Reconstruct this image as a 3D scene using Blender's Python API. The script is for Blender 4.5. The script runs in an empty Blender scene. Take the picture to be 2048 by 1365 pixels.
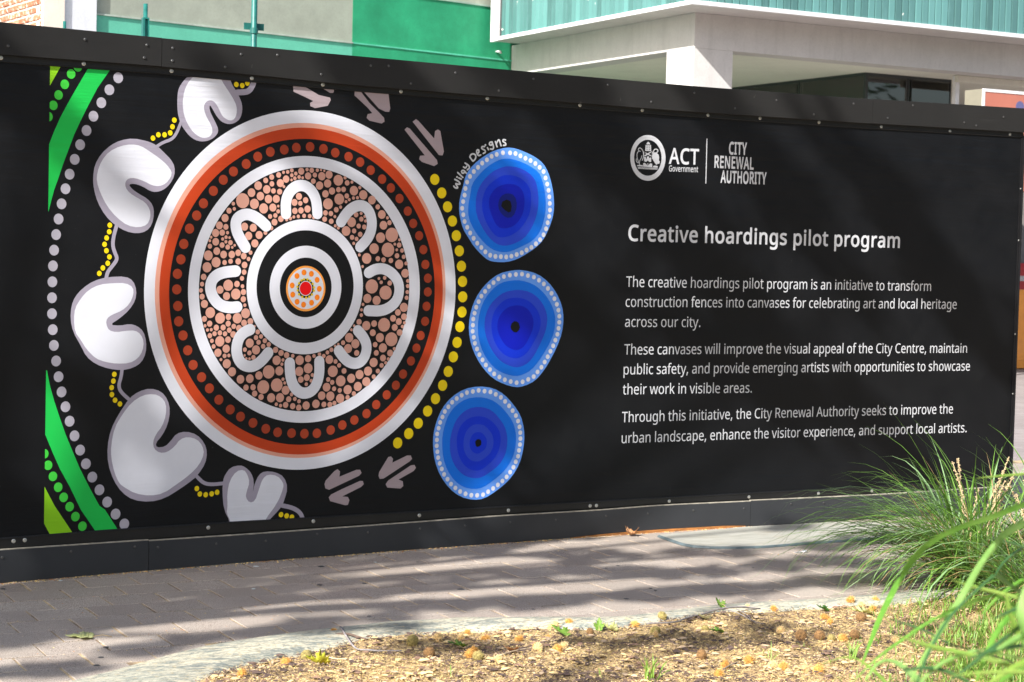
import bpy, bmesh, math, random
from mathutils import Vector, Matrix, noise
from mathutils.geometry import tessellate_polygon

SC = bpy.context.scene
COL = SC.collection
R = random.Random(7)

# ------------------------------------------------------------------ camera
CAM_F, CAM_YAW, CAM_PITCH, CAM_ROLL = 3720.03, 0.4518, 0.0473, 0.0252   # focal length in photo pixels, radians
CAM_O = Vector((0.0, -8.7132, 1.4785))
_f = Vector((math.sin(CAM_YAW)*math.cos(CAM_PITCH), math.cos(CAM_YAW)*math.cos(CAM_PITCH), -math.sin(CAM_PITCH)))
_r = Vector((math.cos(CAM_YAW), -math.sin(CAM_YAW), 0))
_u = _r.cross(_f)
CAM_R = _r*math.cos(CAM_ROLL) + _u*math.sin(CAM_ROLL)
CAM_U = _u*math.cos(CAM_ROLL) - _r*math.sin(CAM_ROLL)
CAM_D = _f
cam = bpy.data.cameras.new('camera')
cam.sensor_width = 36.0
cam.lens = CAM_F/2048*36
cam.clip_start = 0.05
cam.clip_end = 800
cam.dof.use_dof = True
cam.dof.focus_distance = 8.0
cam.dof.aperture_fstop = 7.6
cam.dof.aperture_blades = 7
co = bpy.data.objects.new('camera', cam)
m = Matrix((CAM_R, CAM_U, -CAM_D)).transposed().to_4x4()
m.translation = CAM_O
co.matrix_world = m
COL.objects.link(co)
SC.camera = co

# ------------------------------------------------------------------ light
SUN = Vector((-1.0, -0.58, 0.87)).normalized()          # direction towards the sun
world = bpy.data.worlds.new('World')
SC.world = world
world.use_nodes = True
wn = world.node_tree
sky = wn.nodes.new('ShaderNodeTexSky')
sky.sky_type = 'NISHITA'
sky.sun_disc = False
sky.sun_elevation = math.asin(SUN.z)
sky.sun_rotation = math.atan2(SUN.x, SUN.y)
sky.air_density = 1.0
sky.dust_density = 2.2
sky.ozone_density = 0.6
bg = wn.nodes['Background']
bg.inputs['Strength'].default_value = 0.11
wn.links.new(sky.outputs[0], bg.inputs[0])
sl = bpy.data.lights.new('sun', 'SUN')
sl.energy = 5.0
sl.angle = math.radians(0.53)
sl.color = (1.0, 0.975, 0.935)
so = bpy.data.objects.new('sun', sl)
so.rotation_euler = SUN.to_track_quat('Z', 'Y').to_euler()
so.location = (-20, -10, 25)
COL.objects.link(so)
SC.view_settings.view_transform = 'Standard'
SC.view_settings.look = 'None'
SC.view_settings.gamma = 1.0
SC.view_settings.exposure = 1.0
SC.view_settings.use_curve_mapping = False
SC.render.film_transparent = False
SC.cycles.max_bounces = 6
SC.cycles.diffuse_bounces = 3
SC.cycles.glossy_bounces = 3
SC.cycles.transmission_bounces = 4
SC.cycles.transparent_max_bounces = 8

# ------------------------------------------------------------------ surveying helpers
# sightings taken from the photograph (2048 px wide) become points on real surfaces
def ray(px, py):
    return CAM_D*CAM_F + CAM_R*(px-1024.0) + CAM_U*(682.5-py)

def on_z(px, py, z=0.0):
    v = ray(px, py)
    return CAM_O + v*((z-CAM_O.z)/v.z)

def on_plane(px, py, p, n):
    v = ray(px, py)
    return CAM_O + v*((p-CAM_O).dot(n)/v.dot(n))

BOW, BOW_X = -0.014, 8.0                     # the hoarding's plan line is very slightly bowed
def fence_y(x):
    return BOW*(x-BOW_X)**2

def fz(px, py):
    """photo sighting -> (x, z) on the face of the hoarding"""
    v = ray(px, py)
    A = BOW*v.x*v.x
    B = -v.y + 2*BOW*v.x*(CAM_O.x-BOW_X)
    C = BOW*(CAM_O.x-BOW_X)**2 - CAM_O.y
    D = math.sqrt(max(B*B-4*A*C, 0))
    ts = [t for t in ((-B-D)/(2*A), (-B+D)/(2*A)) if t > 0]
    t = min(ts)
    p = CAM_O + v*t
    return (p.x, p.z)

def fence_pt(px, py, off=0.0):
    x, z = fz(px, py)
    return Vector((x, fence_y(x)-off, z))

# ------------------------------------------------------------------ object helpers
def setp(o, label=None, cat=None, group=None, kind=None):
    if label: o['label'] = label
    if cat: o['category'] = cat
    if group: o['group'] = group
    if kind: o['kind'] = kind
    return o

def empty(name, loc, label=None, cat=None, group=None, rotz=0.0):
    o = bpy.data.objects.new(name, None)
    o.location = loc
    o.rotation_euler = (0, 0, rotz)
    o.empty_display_size = 0.1
    COL.objects.link(o)
    return setp(o, label, cat, group)

def mesh_obj(name, verts, faces, mats, parent=None, origin=None, fmat=None, smooth=False):
    """verts in world space; a part's mesh is stored relative to its thing"""
    if parent is not None:
        org = parent.matrix_world.translation if parent.parent is None else Vector((0, 0, 0))
        org = world_loc(parent)
    elif origin is not None:
        org = Vector(origin)
    else:
        n = len(verts)
        org = Vector((sum(v[0] for v in verts)/n, sum(v[1] for v in verts)/n, min(v[2] for v in verts)))
    me = bpy.data.meshes.new(name)
    me.from_pydata([(v[0]-org.x, v[1]-org.y, v[2]-org.z) for v in verts], [], faces)
    if not isinstance(mats, (list, tuple)): mats = [mats]
    for mm in mats: me.materials.append(mm)
    if fmat: me.polygons.foreach_set('material_index', fmat)
    if smooth: me.polygons.foreach_set('use_smooth', [True]*len(me.polygons))
    me.update()
    o = bpy.data.objects.new(name, me)
    if parent is not None:
        o.parent = parent
    else:
        o.location = org
    COL.objects.link(o)
    return o

def world_loc(o):
    p = Vector(o.location)
    while o.parent is not None:
        o = o.parent
        p += Vector(o.location)
    return p

class MB:
    """collects simple solids in world space"""
    def __init__(self):
        self.v = []; self.f = []; self.m = []
    def quad(self, a, b, c, d, mi=0):
        n = len(self.v); self.v += [tuple(a), tuple(b), tuple(c), tuple(d)]
        self.f.append((n, n+1, n+2, n+3)); self.m.append(mi)
    def hexa(self, p, mi=0):
        """p: 8 corners, bottom ring 0-3 then top ring 4-7"""
        n = len(self.v); self.v += [tuple(q) for q in p]
        for f in ((0,3,2,1), (4,5,6,7), (0,1,5,4), (1,2,6,5), (2,3,7,6), (3,0,4,7)):
            self.f.append(tuple(n+i for i in f)); self.m.append(mi)
    def box(self, lo, hi, frame=None, mi=0):
        P = [(lo[0],lo[1],lo[2]),(hi[0],lo[1],lo[2]),(hi[0],hi[1],lo[2]),(lo[0],hi[1],lo[2]),
             (lo[0],lo[1],hi[2]),(hi[0],lo[1],hi[2]),(hi[0],hi[1],hi[2]),(lo[0],hi[1],hi[2])]
        if frame: P = [frame(*q) for q in P]
        self.hexa(P, mi)
    def tube(self, pts, rad, seg=8, mi=0, cap=True):
        n0 = len(self.v)
        N = len(pts)
        for i, p in enumerate(pts):
            p = Vector(p)
            a = Vector(pts[max(i-1, 0)]); b = Vector(pts[min(i+1, N-1)])
            d = (b-a).normalized()
            s = d.cross(Vector((0, 0, 1)))
            if s.length < 1e-3: s = d.cross(Vector((1, 0, 0)))
            s.normalize(); t = s.cross(d)
            r = rad[i] if isinstance(rad, (list, tuple)) else rad
            for k in range(seg):
                an = 2*math.pi*k/seg
                self.v.append(tuple(p + s*(r*math.cos(an)) + t*(r*math.sin(an))))
        for i in range(N-1):
            for k in range(seg):
                k2 = (k+1) % seg
                self.f.append((n0+i*seg+k, n0+i*seg+k2, n0+(i+1)*seg+k2, n0+(i+1)*seg+k)); self.m.append(mi)
        if cap:
            self.f.append(tuple(n0+k for k in range(seg))[::-1]); self.m.append(mi)
            self.f.append(tuple(n0+(N-1)*seg+k for k in range(seg))); self.m.append(mi)
    def build(self, name, mats, parent=None, origin=None, smooth=False):
        return mesh_obj(name, self.v, self.f, mats, parent, origin, self.m, smooth)

# ------------------------------------------------------------------ materials
def nt(name):
    mt = bpy.data.materials.new(name)
    mt.use_nodes = True
    return mt, mt.node_tree, mt.node_tree.nodes['Principled BSDF']

def texco(t, kind='Object', scale=(1, 1, 1), rot=(0, 0, 0)):
    tc = t.nodes.new('ShaderNodeTexCoord')
    mp = t.nodes.new('ShaderNodeMapping')
    mp.inputs['Scale'].default_value = scale
    mp.inputs['Rotation'].default_value = rot
    t.links.new(tc.outputs[kind], mp.inputs[0])
    return mp.outputs[0]

def noise_n(t, vec, scale, detail=4, rough=0.55, dist=0.0):
    n = t.nodes.new('ShaderNodeTexNoise')
    n.inputs['Scale'].default_value = scale
    n.inputs['Detail'].default_value = detail
    n.inputs['Roughness'].default_value = rough
    n.inputs['Distortion'].default_value = dist
    if vec: t.links.new(vec, n.inputs['Vector'])
    return n.outputs['Fac']

def ramp(t, fac, stops):
    r = t.nodes.new('ShaderNodeValToRGB')
    el = r.color_ramp.elements
    while len(el) < len(stops): el.new(0.5)
    for e, (p, c) in zip(el, stops):
        e.position = p
        e.color = (c[0], c[1], c[2], 1) if isinstance(c, (tuple, list)) else (c, c, c, 1)
    t.links.new(fac, r.inputs[0])
    return r.outputs[0]

def mixc(t, fac, a, b, mode='MIX'):
    mx = t.nodes.new('ShaderNodeMix')
    mx.data_type = 'RGBA'; mx.blend_type = mode
    for sock, val in ((mx.inputs['Factor'], fac), (mx.inputs['A'], a), (mx.inputs['B'], b)):
        if hasattr(val, 'node') or isinstance(val, bpy.types.NodeSocket): t.links.new(val, sock)
        elif isinstance(val, (tuple, list)): sock.default_value = (*val, 1)
        else: sock.default_value = val
    return mx.outputs['Result']

# Mix node has several sockets that share a name; pick the colour ones by index
def mixc(t, fac, a, b, mode='MIX'):
    mx = t.nodes.new('ShaderNodeMix')
    mx.data_type = 'RGBA'; mx.blend_type = mode
    for idx, val in ((0, fac), (6, a), (7, b)):
        s = mx.inputs[idx]
        if isinstance(val, bpy.types.NodeSocket): t.links.new(val, s)
        elif isinstance(val, (tuple, list)): s.default_value = (val[0], val[1], val[2], 1)
        else: s.default_value = val
    return mx.outputs[2]

def bump(t, b, h, strength=0.3, dist=0.01, prev=None):
    n = t.nodes.new('ShaderNodeBump')
    n.inputs['Strength'].default_value = strength
    n.inputs['Distance'].default_value = dist
    t.links.new(h, n.inputs['Height'])
    if prev: t.links.new(prev, n.inputs['Normal'])
    if b is not None: t.links.new(n.outputs[0], b.inputs['Normal'])
    return n.outputs[0]

def simple(name, col, rough=0.6, var=0.15, scale=8, bmp=0.15, bdist=0.003, spec=0.5, metal=0.0, kind='Object', sc3=(1, 1, 1)):
    mt, t, b = nt(name)
    v = texco(t, kind, sc3)
    f = noise_n(t, v, scale, 5)
    lo = tuple(c*(1-var) for c in col); hi = tuple(min(c*(1+var), 1) for c in col)
    t.links.new(ramp(t, f, [(0.3, lo), (0.7, hi)]), b.inputs['Base Color'])
    b.inputs['Roughness'].default_value = rough
    b.inputs['Specular IOR Level'].default_value = spec
    b.inputs['Metallic'].default_value = metal
    f2 = noise_n(t, v, scale*6, 3)
    if bmp: bump(t, b, f2, bmp, bdist)
    return mt

def vinyl(name, col, rough=0.52, spec=0.23, coat=0.0):
    """printed banner vinyl: long shallow wrinkles shared by all inks, faint scratches and dust"""
    mt, t, b = nt(name)
    v = texco(t, 'Object', (0.5, 1, 1.6))
    big = noise_n(t, v, 1.6, 2, 0.4)
    v2 = texco(t, 'Object', (0.9, 1, 9.0))
    rip = noise_n(t, v2, 2.6, 3, 0.5, 0.3)
    # ripples only near the top and bottom edge of the banner where it is stretched over the keder
    sx = t.nodes.new('ShaderNodeSeparateXYZ')
    tc = t.nodes.new('ShaderNodeTexCoord'); t.links.new(tc.outputs['Object'], sx.inputs[0])
    edge = ramp(t, sx.outputs['Z'], [(0.0, 1.0), (0.26, 0.9), (0.48, 0.10), (0.8, 0.05)])
    top = t.nodes.new('ShaderNodeMapRange')
    top.inputs['From Min'].default_value = 1.55; top.inputs['From Max'].default_value = 2.02
    t.links.new(sx.outputs['Z'], top.inputs['Value'])
    add = t.nodes.new('ShaderNodeMath'); add.operation = 'ADD'
    t.links.new(edge, add.inputs[0]); t.links.new(top.outputs[0], add.inputs[1])
    mul = t.nodes.new('ShaderNodeMath'); mul.operation = 'MULTIPLY'
    t.links.new(rip, mul.inputs[0]); t.links.new(add.outputs[0], mul.inputs[1])
    n1 = bump(t, None, big, 0.5, 0.026)
    n2 = bump(t, None, mul.outputs[0], 0.6, 0.0075, n1)
    v3 = texco(t, 'Object', (1, 1, 1))
    fine = noise_n(t, v3, 420, 2)
    bump(t, b, fine, 0.10, 0.0006, n2)
    dust = noise_n(t, v3, 5.0, 6, 0.65)
    dcol = tuple(min(1, c*0.92+0.0025) for c in col)
    bc = ramp(t, dust, [(0.35, col), (0.75, dcol)])
    fl = noise_n(t, v3, 85, 2, 0.5)                       # specks and short vertical scratches
    v5 = texco(t, 'Object', (30, 1, 2.2))
    sc = noise_n(t, v5, 2.6, 3, 0.6, 0.6)
    bc = mixc(t, ramp(t, fl, [(0.765, 0.0), (0.80, 0.5)]), bc, tuple(min(1, c*0.7+0.06) for c in col))
    bc = mixc(t, ramp(t, sc, [(0.765, 0.0), (0.79, 0.35)]), bc, tuple(min(1, c*0.7+0.05) for c in col))
    t.links.new(bc, b.inputs['Base Color'])
    rr = ramp(t, dust, [(0.3, rough-0.05), (0.7, rough+0.08)])
    t.links.new(rr, b.inputs['Roughness'])
    b.inputs['Specular IOR Level'].default_value = spec
    return mt

M = {}
M['black'] = vinyl('black_vinyl', (0.0032, 0.0038, 0.0052))
M['white'] = vinyl('white_ink', (0.70, 0.71, 0.775))
M['text'] = vinyl('lettering_ink', (0.56, 0.57, 0.60))
M['grey'] = vinyl('mauve_grey_ink', (0.34, 0.31, 0.38))
M['dotgrey'] = vinyl('lilac_grey_ink', (0.40, 0.38, 0.44))
M['mauve'] = vinyl('footprint_ink', (0.36, 0.29, 0.31))
M['salmon'] = vinyl('salmon_ink', (0.72, 0.34, 0.25))
M['red'] = vinyl('vermilion_ink', (0.50, 0.050, 0.010))
M['dotred'] = vinyl('brick_red_ink', (0.34, 0.046, 0.016))
M['pink'] = vinyl('pink_ink', (0.62, 0.32, 0.245))
M['yellow'] = vinyl('yellow_ink', (0.80, 0.60, 0.006))
M['orange'] = vinyl('orange_ink', (0.95, 0.24, 0.01))
M['orange2'] = vinyl('light_orange_ink', (0.95, 0.36, 0.06))
M['purered'] = vinyl('pure_red_ink', (0.85, 0.003, 0.006))
M['green'] = vinyl('green_ink', (0.012, 0.50, 0.075))
M['green2'] = vinyl('green_dot_ink', (0.05, 0.55, 0.05))
M['lime'] = vinyl('lime_ink', (0.25, 0.58, 0.012))
M['b1'] = vinyl('pale_blue_ink', (0.12, 0.31, 0.84))
M['b2'] = vinyl('mid_blue_ink', (0.004, 0.155, 0.74))
M['b3'] = vinyl('violet_blue_ink', (0.022, 0.062, 0.60))
M['b4'] = vinyl('royal_blue_ink', (0.003, 0.032, 0.62))
M['b5'] = vinyl('deep_blue_ink', (0.002, 0.010, 0.46))
M['b6'] = vinyl('navy_ink', (0.002, 0.010, 0.20))
M['blackink'] = vinyl('black_ink', (0.0034, 0.0040, 0.0052))

# ------------------------------------------------------------------ flat print on the banner
CUT = 0.1
class Ink:
    """flat printed shapes laid on the bowed face of the banner, each level 0.35 mm above the last"""
    def __init__(self):
        self.items = []            # (loops of (x,z), level, material key)
    def poly(self, pts, mat, lv, holes=()):
        self.items.append(([pts]+list(holes), lv, mat)); return self
    def build_each(self, name, parent, clip=None):
        """every printed piece a part of its own"""
        for it in self.items:
            one = Ink(); one.items = [it]; one.build(name, parent, clip)
    def build(self, name, parent, clip=None):
        bm = bmesh.new()
        keys = []
        for loops, lv, mat in self.items:
            if mat not in keys: keys.append(mat)
            vs = []
            for l in loops: vs += l
            try: tris = tessellate_polygon([[Vector((p[0], p[1], 0)) for p in l] for l in loops])
            except Exception: continue
            bv = [bm.verts.new((p[0], -0.00035*lv-0.0004, p[1])) for p in vs]
            mi = keys.index(mat)
            for a, b, c in tris:
                if a == b or b == c or a == c: continue
                A, B, C_ = vs[a], vs[b], vs[c]
                cr = (B[0]-A[0])*(C_[1]-A[1])-(B[1]-A[1])*(C_[0]-A[0])
                if abs(cr) < 1e-12: continue
                try: f = bm.faces.new((bv[a], bv[b], bv[c]) if cr > 0 else (bv[a], bv[c], bv[b]))
                except ValueError: continue
                f.material_index = mi
        bow_cut(bm)
        if clip is not None:
            bmesh.ops.bisect_plane(bm, geom=bm.verts[:]+bm.edges[:]+bm.faces[:], plane_co=(clip, 0, 0), plane_no=(1, 0, 0), clear_inner=True)
        for v in bm.verts: v.co.y += fence_y(v.co.x)
        org = world_loc(parent)
        bmesh.ops.translate(bm, verts=bm.verts[:], vec=-org)
        me = bpy.data.meshes.new(name); bm.to_mesh(me); bm.free()
        for k in keys: me.materials.append(M[k])
        o = bpy.data.objects.new(name, me); o.parent = parent; COL.objects.link(o)
        return o

def bow_cut(bm):
    if not bm.verts: return
    x0 = min(v.co.x for v in bm.verts); x1 = max(v.co.x for v in bm.verts)
    k = math.floor(x0/CUT)+1
    while k*CUT < x1-1e-6:
        x = k*CUT
        geom = [f for f in bm.faces if min(v.co.x for v in f.verts) < x-1e-6 and max(v.co.x for v in f.verts) > x+1e-6]
        if geom:
            es = {e for f in geom for e in f.edges}; vs = {v for f in geom for v in f.verts}
            bmesh.ops.bisect_plane(bm, geom=list(vs)+list(es)+geom, dist=1e-7, plane_co=(x, 0, 0), plane_no=(1, 0, 0))
        k += 1

def crop(s, ox, oy, pts):
    return [(ox+x/s, oy+y/s) for x, y in pts]

def P(pts):
    return [fz(x, y) for x, y in pts]

def ell(cx, cy, rx, ry, n=20):
    """photo ellipse (a circle on the banner)"""
    x0, _ = fz(cx-rx, cy); x1, _ = fz(cx+rx, cy)
    _, z0 = fz(cx, cy-ry); _, z1 = fz(cx, cy+ry)
    X, Z, a, b = (x0+x1)/2, (z0+z1)/2, (x1-x0)/2, (z0-z1)/2
    return [(X+a*math.cos(2*math.pi*k/n), Z+b*math.sin(2*math.pi*k/n)) for k in range(n)]

def smooth_loop(pts, it=2):
    for _ in range(it):
        q = []
        n = len(pts)
        for i in range(n):
            a, b = pts[i], pts[(i+1) % n]
            q.append((a[0]*.75+b[0]*.25, a[1]*.75+b[1]*.25)); q.append((a[0]*.25+b[0]*.75, a[1]*.25+b[1]*.75))
        pts = q
    return pts

def smooth_line(pts, it=2):
    for _ in range(it):
        q = [pts[0]]
        for a, b in zip(pts[:-1], pts[1:]):
            q.append((a[0]*.75+b[0]*.25, a[1]*.75+b[1]*.25)); q.append((a[0]*.25+b[0]*.75, a[1]*.25+b[1]*.75))
        q.append(pts[-1]); pts = q
    return pts

def stroke(pts, w, n=8):
    """round-ended stroke in banner space; pts in (x,z), w full width or list"""
    L, Rr = [], []
    N = len(pts)
    ws = w if isinstance(w, (list, tuple)) else [w]*N
    def nrm(i):
        a = pts[max(i-1, 0)]; b = pts[min(i+1, N-1)]
        dx, dz = b[0]-a[0], b[1]-a[1]; l = math.hypot(dx, dz) or 1
        return dx/l, dz/l
    for i, p in enumerate(pts):
        dx, dz = nrm(i); h = ws[i]/2
        L.append((p[0]-dz*h, p[1]+dx*h)); Rr.append((p[0]+dz*h, p[1]-dx*h))
    out = L[:]
    dx, dz = nrm(N-1); h = ws[-1]/2; a0 = math.atan2(dx, -dz)
    for k in range(1, n): out.append((pts[-1][0]+h*math.cos(a0-math.pi*k/n), pts[-1][1]+h*math.sin(a0-math.pi*k/n)))
    out += Rr[::-1]
    dx, dz = nrm(0); h = ws[0]/2; a0 = math.atan2(-dx, dz)
    for k in range(1, n): out.append((pts[0][0]+h*math.cos(a0-math.pi*k/n), pts[0][1]+h*math.sin(a0-math.pi*k/n)))
    return out

def poly_at(poly, x):
    for (x0, y0), (x1, y1) in zip(poly[:-1], poly[1:]):
        if x <= x1 or (x1, y1) == poly[-1]:
            return y0+(y1-y0)*(x-x0)/(x1-x0)
def poly_before(poly, x):
    if x < poly[0][0]:
        (x0, y0), (x1, y1) = poly[0], poly[1]
        return y0+(y1-y0)*(x-x0)/(x1-x0)
    return poly_at(poly, x)

# edges of the hoarding sighted in the photo
TOP = [(0, 45.5), (350, 80), (700, 112), (1048, 143.5), (1390, 173.3), (1700, 196.5), (2048, 218)]
CAPB = [(0, 110.6), (320, 134), (512, 151.5), (690, 170), (1040, 198), (1348, 222), (1700, 245.5), (2048, 266)]
BANT = [(0, 125), (97, 132.5), (320, 149), (512, 166), (690, 182), (1040, 209), (1348, 232), (1700, 256), (2048, 276)]
BANB = [(0, 1076), (101, 1068), (233, 1058), (461, 1043.5), (700, 1030), (1000, 1013), (1318, 995), (1750, 972), (2013, 956)]
KICT = [(0, 1098.6), (294, 1079), (500, 1065.5), (700, 1051.4), (1000, 1029.4), (1200, 1018), (1318, 1008.5), (1750, 989), (2013, 972)]
KICB = [(0, 1165), (250, 1143.5), (500, 1122), (700, 1107.5), (1000, 1085), (1139, 1074.5), (1200, 1067), (1315, 1058.0), (1487, 1048.5), (1495, 1051.5), (1750, 1038.6), (2013, 1022)]
RIGHT = [(2042, 277), (2036, 482), (2025.5, 666), (2018.5, 900), (2015, 1000)]
X_RIGHT = sum(fz(x, y)[0] for x, y in RIGHT)/len(RIGHT)
X_ART = sum(fz(x, y)[0] for x, y in [(97, 133), (97, 300), (96.3, 500), (93.4, 740), (91, 900), (89, 1050)])/6
X_SEAM = fz(321, 105)[0]
X_SEAM2 = fz(295, 1110)[0]
X_LEFT = fz(-260, 600)[0]

def edge_profile(poly):
    """photo edge -> function x -> z on the hoarding"""
    pts = [fz(x, poly_before(poly, x)) for x in range(-300, 2300, 40)]
    def f(x):
        if x <= pts[0][0]: return pts[0][1]
        for (x0, z0), (x1, z1) in zip(pts[:-1], pts[1:]):
            if x <= x1: return z0+(z1-z0)*(x-x0)/(x1-x0)
        return pts[-1][1]
    return f
E_TOP, E_CAPB, E_BANT, E_BANB, E_KICT, E_KICB = map(edge_profile, (TOP, CAPB, BANT, BANB, KICT, KICB))

def board(name, x0, x1, zlo, zhi, off, thick, mat, parent, chamfer=0.0015):
    """bowed board following the hoarding between two edge lines"""
    xs = [x0]
    k = math.floor(x0/CUT)+1
    while k*CUT < x1-1e-4: xs.append(k*CUT); k += 1
    xs.append(x1)
    v, f = [], []
    for x in xs:
        y = fence_y(x); a, b = zlo(x), zhi(x)
        ring = [(x, y-off+chamfer, a), (x, y-off, a+chamfer), (x, y-off, b-chamfer), (x, y-off+chamfer, b), (x, y-off+thick, b), (x, y-off+thick, a)]
        v += ring
    n = 6
    for i in range(len(xs)-1):
        for k in range(n):
            k2 = (k+1) % n
            f.append((i*n+k, (i+1)*n+k, (i+1)*n+k2, i*n+k2))
    f.append(tuple(range(n))); f.append(tuple((len(xs)-1)*n+k for k in range(n))[::-1])
    return mesh_obj(name, v, f, mat, parent)

# ------------------------------------------------------------------ hoarding
def painted_ply(name, col, rough=0.5):
    mt, t, b = nt(name)
    v = texco(t, 'Object', (1, 1, 1))
    f = noise_n(t, v, 3.0, 6, 0.6)
    vs = texco(t, 'Object', (0.35, 1, 2.5))
    scr = noise_n(t, vs, 14, 8, 0.75)
    dusty = tuple(min(c*1.4+0.012, 1) for c in col)
    c1 = ramp(t, f, [(0.3, col), (0.75, tuple(c*1.25 for c in col))])
    c2 = mixc(t, ramp(t, scr, [(0.62, 0.0), (0.80, 0.5)]), c1, dusty)
    # pale scuffs
    v4 = texco(t, 'Object', (3, 1, 0.8))
    sc = noise_n(t, v4, 9, 2, 0.5, 1.5)
    c3 = mixc(t, ramp(t, sc, [(0.765, 0.0), (0.80, 0.55)]), c2, (0.22, 0.21, 0.19))
    t.links.new(c3, b.inputs['Base Color'])
    b.inputs['Specular IOR Level'].default_value = 0.25
    t.links.new(ramp(t, scr, [(0.3, rough-0.08), (0.7, rough+0.1)]), b.inputs['Roughness'])
    fi = noise_n(t, v, 130, 4)
    bump(t, b, fi, 0.12, 0.001)
    return mt
M['ply'] = painted_ply('charcoal_painted_board', (0.0165, 0.016, 0.0155), 0.55)
M['ply2'] = painted_ply('charcoal_kick_board_paint', (0.034, 0.036, 0.040), 0.46)
M['batten'] = simple('black_aluminium', (0.006, 0.006, 0.007), 0.45, 0.3, 10, 0.05)
M['screwm'] = simple('zinc_screw', (0.50, 0.50, 0.48), 0.35, 0.25, 90, 0.1, 0.001, metal=0.8)
M['screwp'] = simple('painted_screw', (0.07, 0.07, 0.07), 0.4, 0.4, 90, 0.1, 0.001, metal=0.4)
M['ctop'] = simple('raw_board_edge', (0.34, 0.31, 0.25), 0.8, 0.35, 30)
M['timber'] = simple('rusty_timber', (0.42, 0.17, 0.045), 0.75, 0.45, 14, 0.3, 0.003, sc3=(1, 1, 6))
M['plyred'] = simple('red_ply_edge', (0.16, 0.035, 0.03), 0.7, 0.3, 20)

FX = (fence_pt(1000, 600).x, fence_pt(1000, 600).y, 0.0)
hoard = empty('construction_hoarding', FX, 'long charcoal hoarding with cap and kick boards on the brick paving, banner fixed to it', 'hoarding')
CAPX1 = X_RIGHT+0.075
board('backing_panel', X_LEFT, X_RIGHT+0.017, lambda x: 0.03, lambda x: E_TOP(x)-0.004, -0.004, 0.018, M['batten'], hoard)
CAPS = [(X_LEFT, X_SEAM-0.0012), (X_SEAM+0.0012, fz(1740, 220)[0]-0.0008), (fz(1740, 220)[0]+0.0008, CAPX1)]
for i, (a, b) in enumerate(CAPS):
    d = 0.0 if i != 1 else 0.0012
    board('cap_board', a, b, lambda x: E_CAPB(x)-d, lambda x: E_TOP(x)-d, 0.024+d, 0.020, M['ply'], hoard, 0.001)
KX = fz(1497, 1020)[0]
for i, (a, b) in enumerate([(X_LEFT, X_SEAM2-0.001), (X_SEAM2+0.001, KX-0.0008), (KX+0.0008, X_RIGHT+0.02)]):
    d = 0.0 if i != 1 else 0.0012
    board('kick_board', a, b, lambda x: max(E_KICB(x), 0.001), lambda x: E_KICT(x)-0.003-d*3, 0.020+d, 0.018, M['ply2'], hoard, 0.0012)
    board('board_edge', a, b, lambda x: E_KICT(x)-0.0028-d*3, lambda x: E_KICT(x)+0.0016-d*3, 0.019+d, 0.015, M['ctop'], hoard, 0.0006)
board('top_batten', X_LEFT, X_RIGHT+0.012, lambda x: E_BANT(x), lambda x: E_CAPB(x)+0.02, 0.0045, 0.0042, M['batten'], hoard, 0.001)
board('batten_lip', X_LEFT, X_RIGHT+0.012, lambda x: E_BANT(x)+0.002, lambda x: E_BANT(x)+0.007, 0.0075, 0.0028, M['batten'], hoard, 0.0008)
board('bottom_batten', X_LEFT, X_RIGHT+0.012, lambda x: E_KICT(x)+0.004, lambda x: E_BANB(x), 0.0045, 0.0042, M['batten'], hoard, 0.001)
board('batten_lip', X_LEFT, X_RIGHT+0.012, lambda x: E_BANB(x)-0.008, lambda x: E_BANB(x)-0.003, 0.0075, 0.0028, M['batten'], hoard, 0.0008)
board('end_batten', X_RIGHT+0.0005, X_RIGHT+0.011, lambda x: E_KICT(x), lambda x: E_BANT(x)-0.001, 0.0065, 0.006, M['batten'], hoard, 0.001)
board('end_edge', X_RIGHT+0.0115, X_RIGHT+0.017, lambda x: 0.03, lambda x: E_BANT(x)+0.01, 0.0185, 0.0180, M['batten'], hoard, 0.001)
board('end_stud', X_RIGHT+0.0175, X_RIGHT+0.023, lambda x: 0.002, lambda x: E_CAPB(x)-0.004, -0.002, 0.0015+0.04, M['plyred'], hoard, 0.001)
xa, xb = fz(1140, 1073)[0], fz(1487, 1054)[0]
board('timber_packer', xa, xb, lambda x: E_KICB(x)-0.017, lambda x: E_KICB(x)-0.001, 0.0215, 0.02, M['timber'], hoard, 0.001)
for k in range(6):
    mb = MB(); x = X_LEFT+0.5+k*1.35; y = fence_y(x)
    mb.box((x-0.045, y+0.024, 0.0), (x+0.045, y+0.07, 2.36)); mb.build('stud_post', M['timber'], hoard)

def screw_mesh(name, r, mat, recess=False):
    v = []; n = 10
    prof = [(r, 0.0), (r, 0.0012), (r*0.72, 0.0024), (r*0.38, 0.0026), (r*0.34, 0.0010)]
    for rr, h in prof:
        for k in range(n): v.append((rr*math.cos(2*math.pi*k/n), -h, rr*math.sin(2*math.pi*k/n)))
    f = []
    for i in range(len(prof)-1):
        for k in range(n): f.append((i*n+k, (i+1)*n+k, (i+1)*n+(k+1) % n, i*n+(k+1) % n))
    f.append(tuple((len(prof)-1)*n+k for k in range(n)))
    me = bpy.data.meshes.new(name); me.from_pydata(v, [], f); me.materials.append(mat)
    return me
SM1 = screw_mesh('washer_screw', 0.0095, M['screwm'])
SM2 = screw_mesh('painted_screw', 0.0062, M['screwp'])
def put_screw(mesh, px, py, off):
    p = fence_pt(px, py, off)
    o = bpy.data.objects.new('screw', mesh)
    o.parent = hoard; o.location = p-world_loc(hoard)
    o.rotation_euler = (0, R.random()*3, 0)
    COL.objects.link(o)
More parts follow.
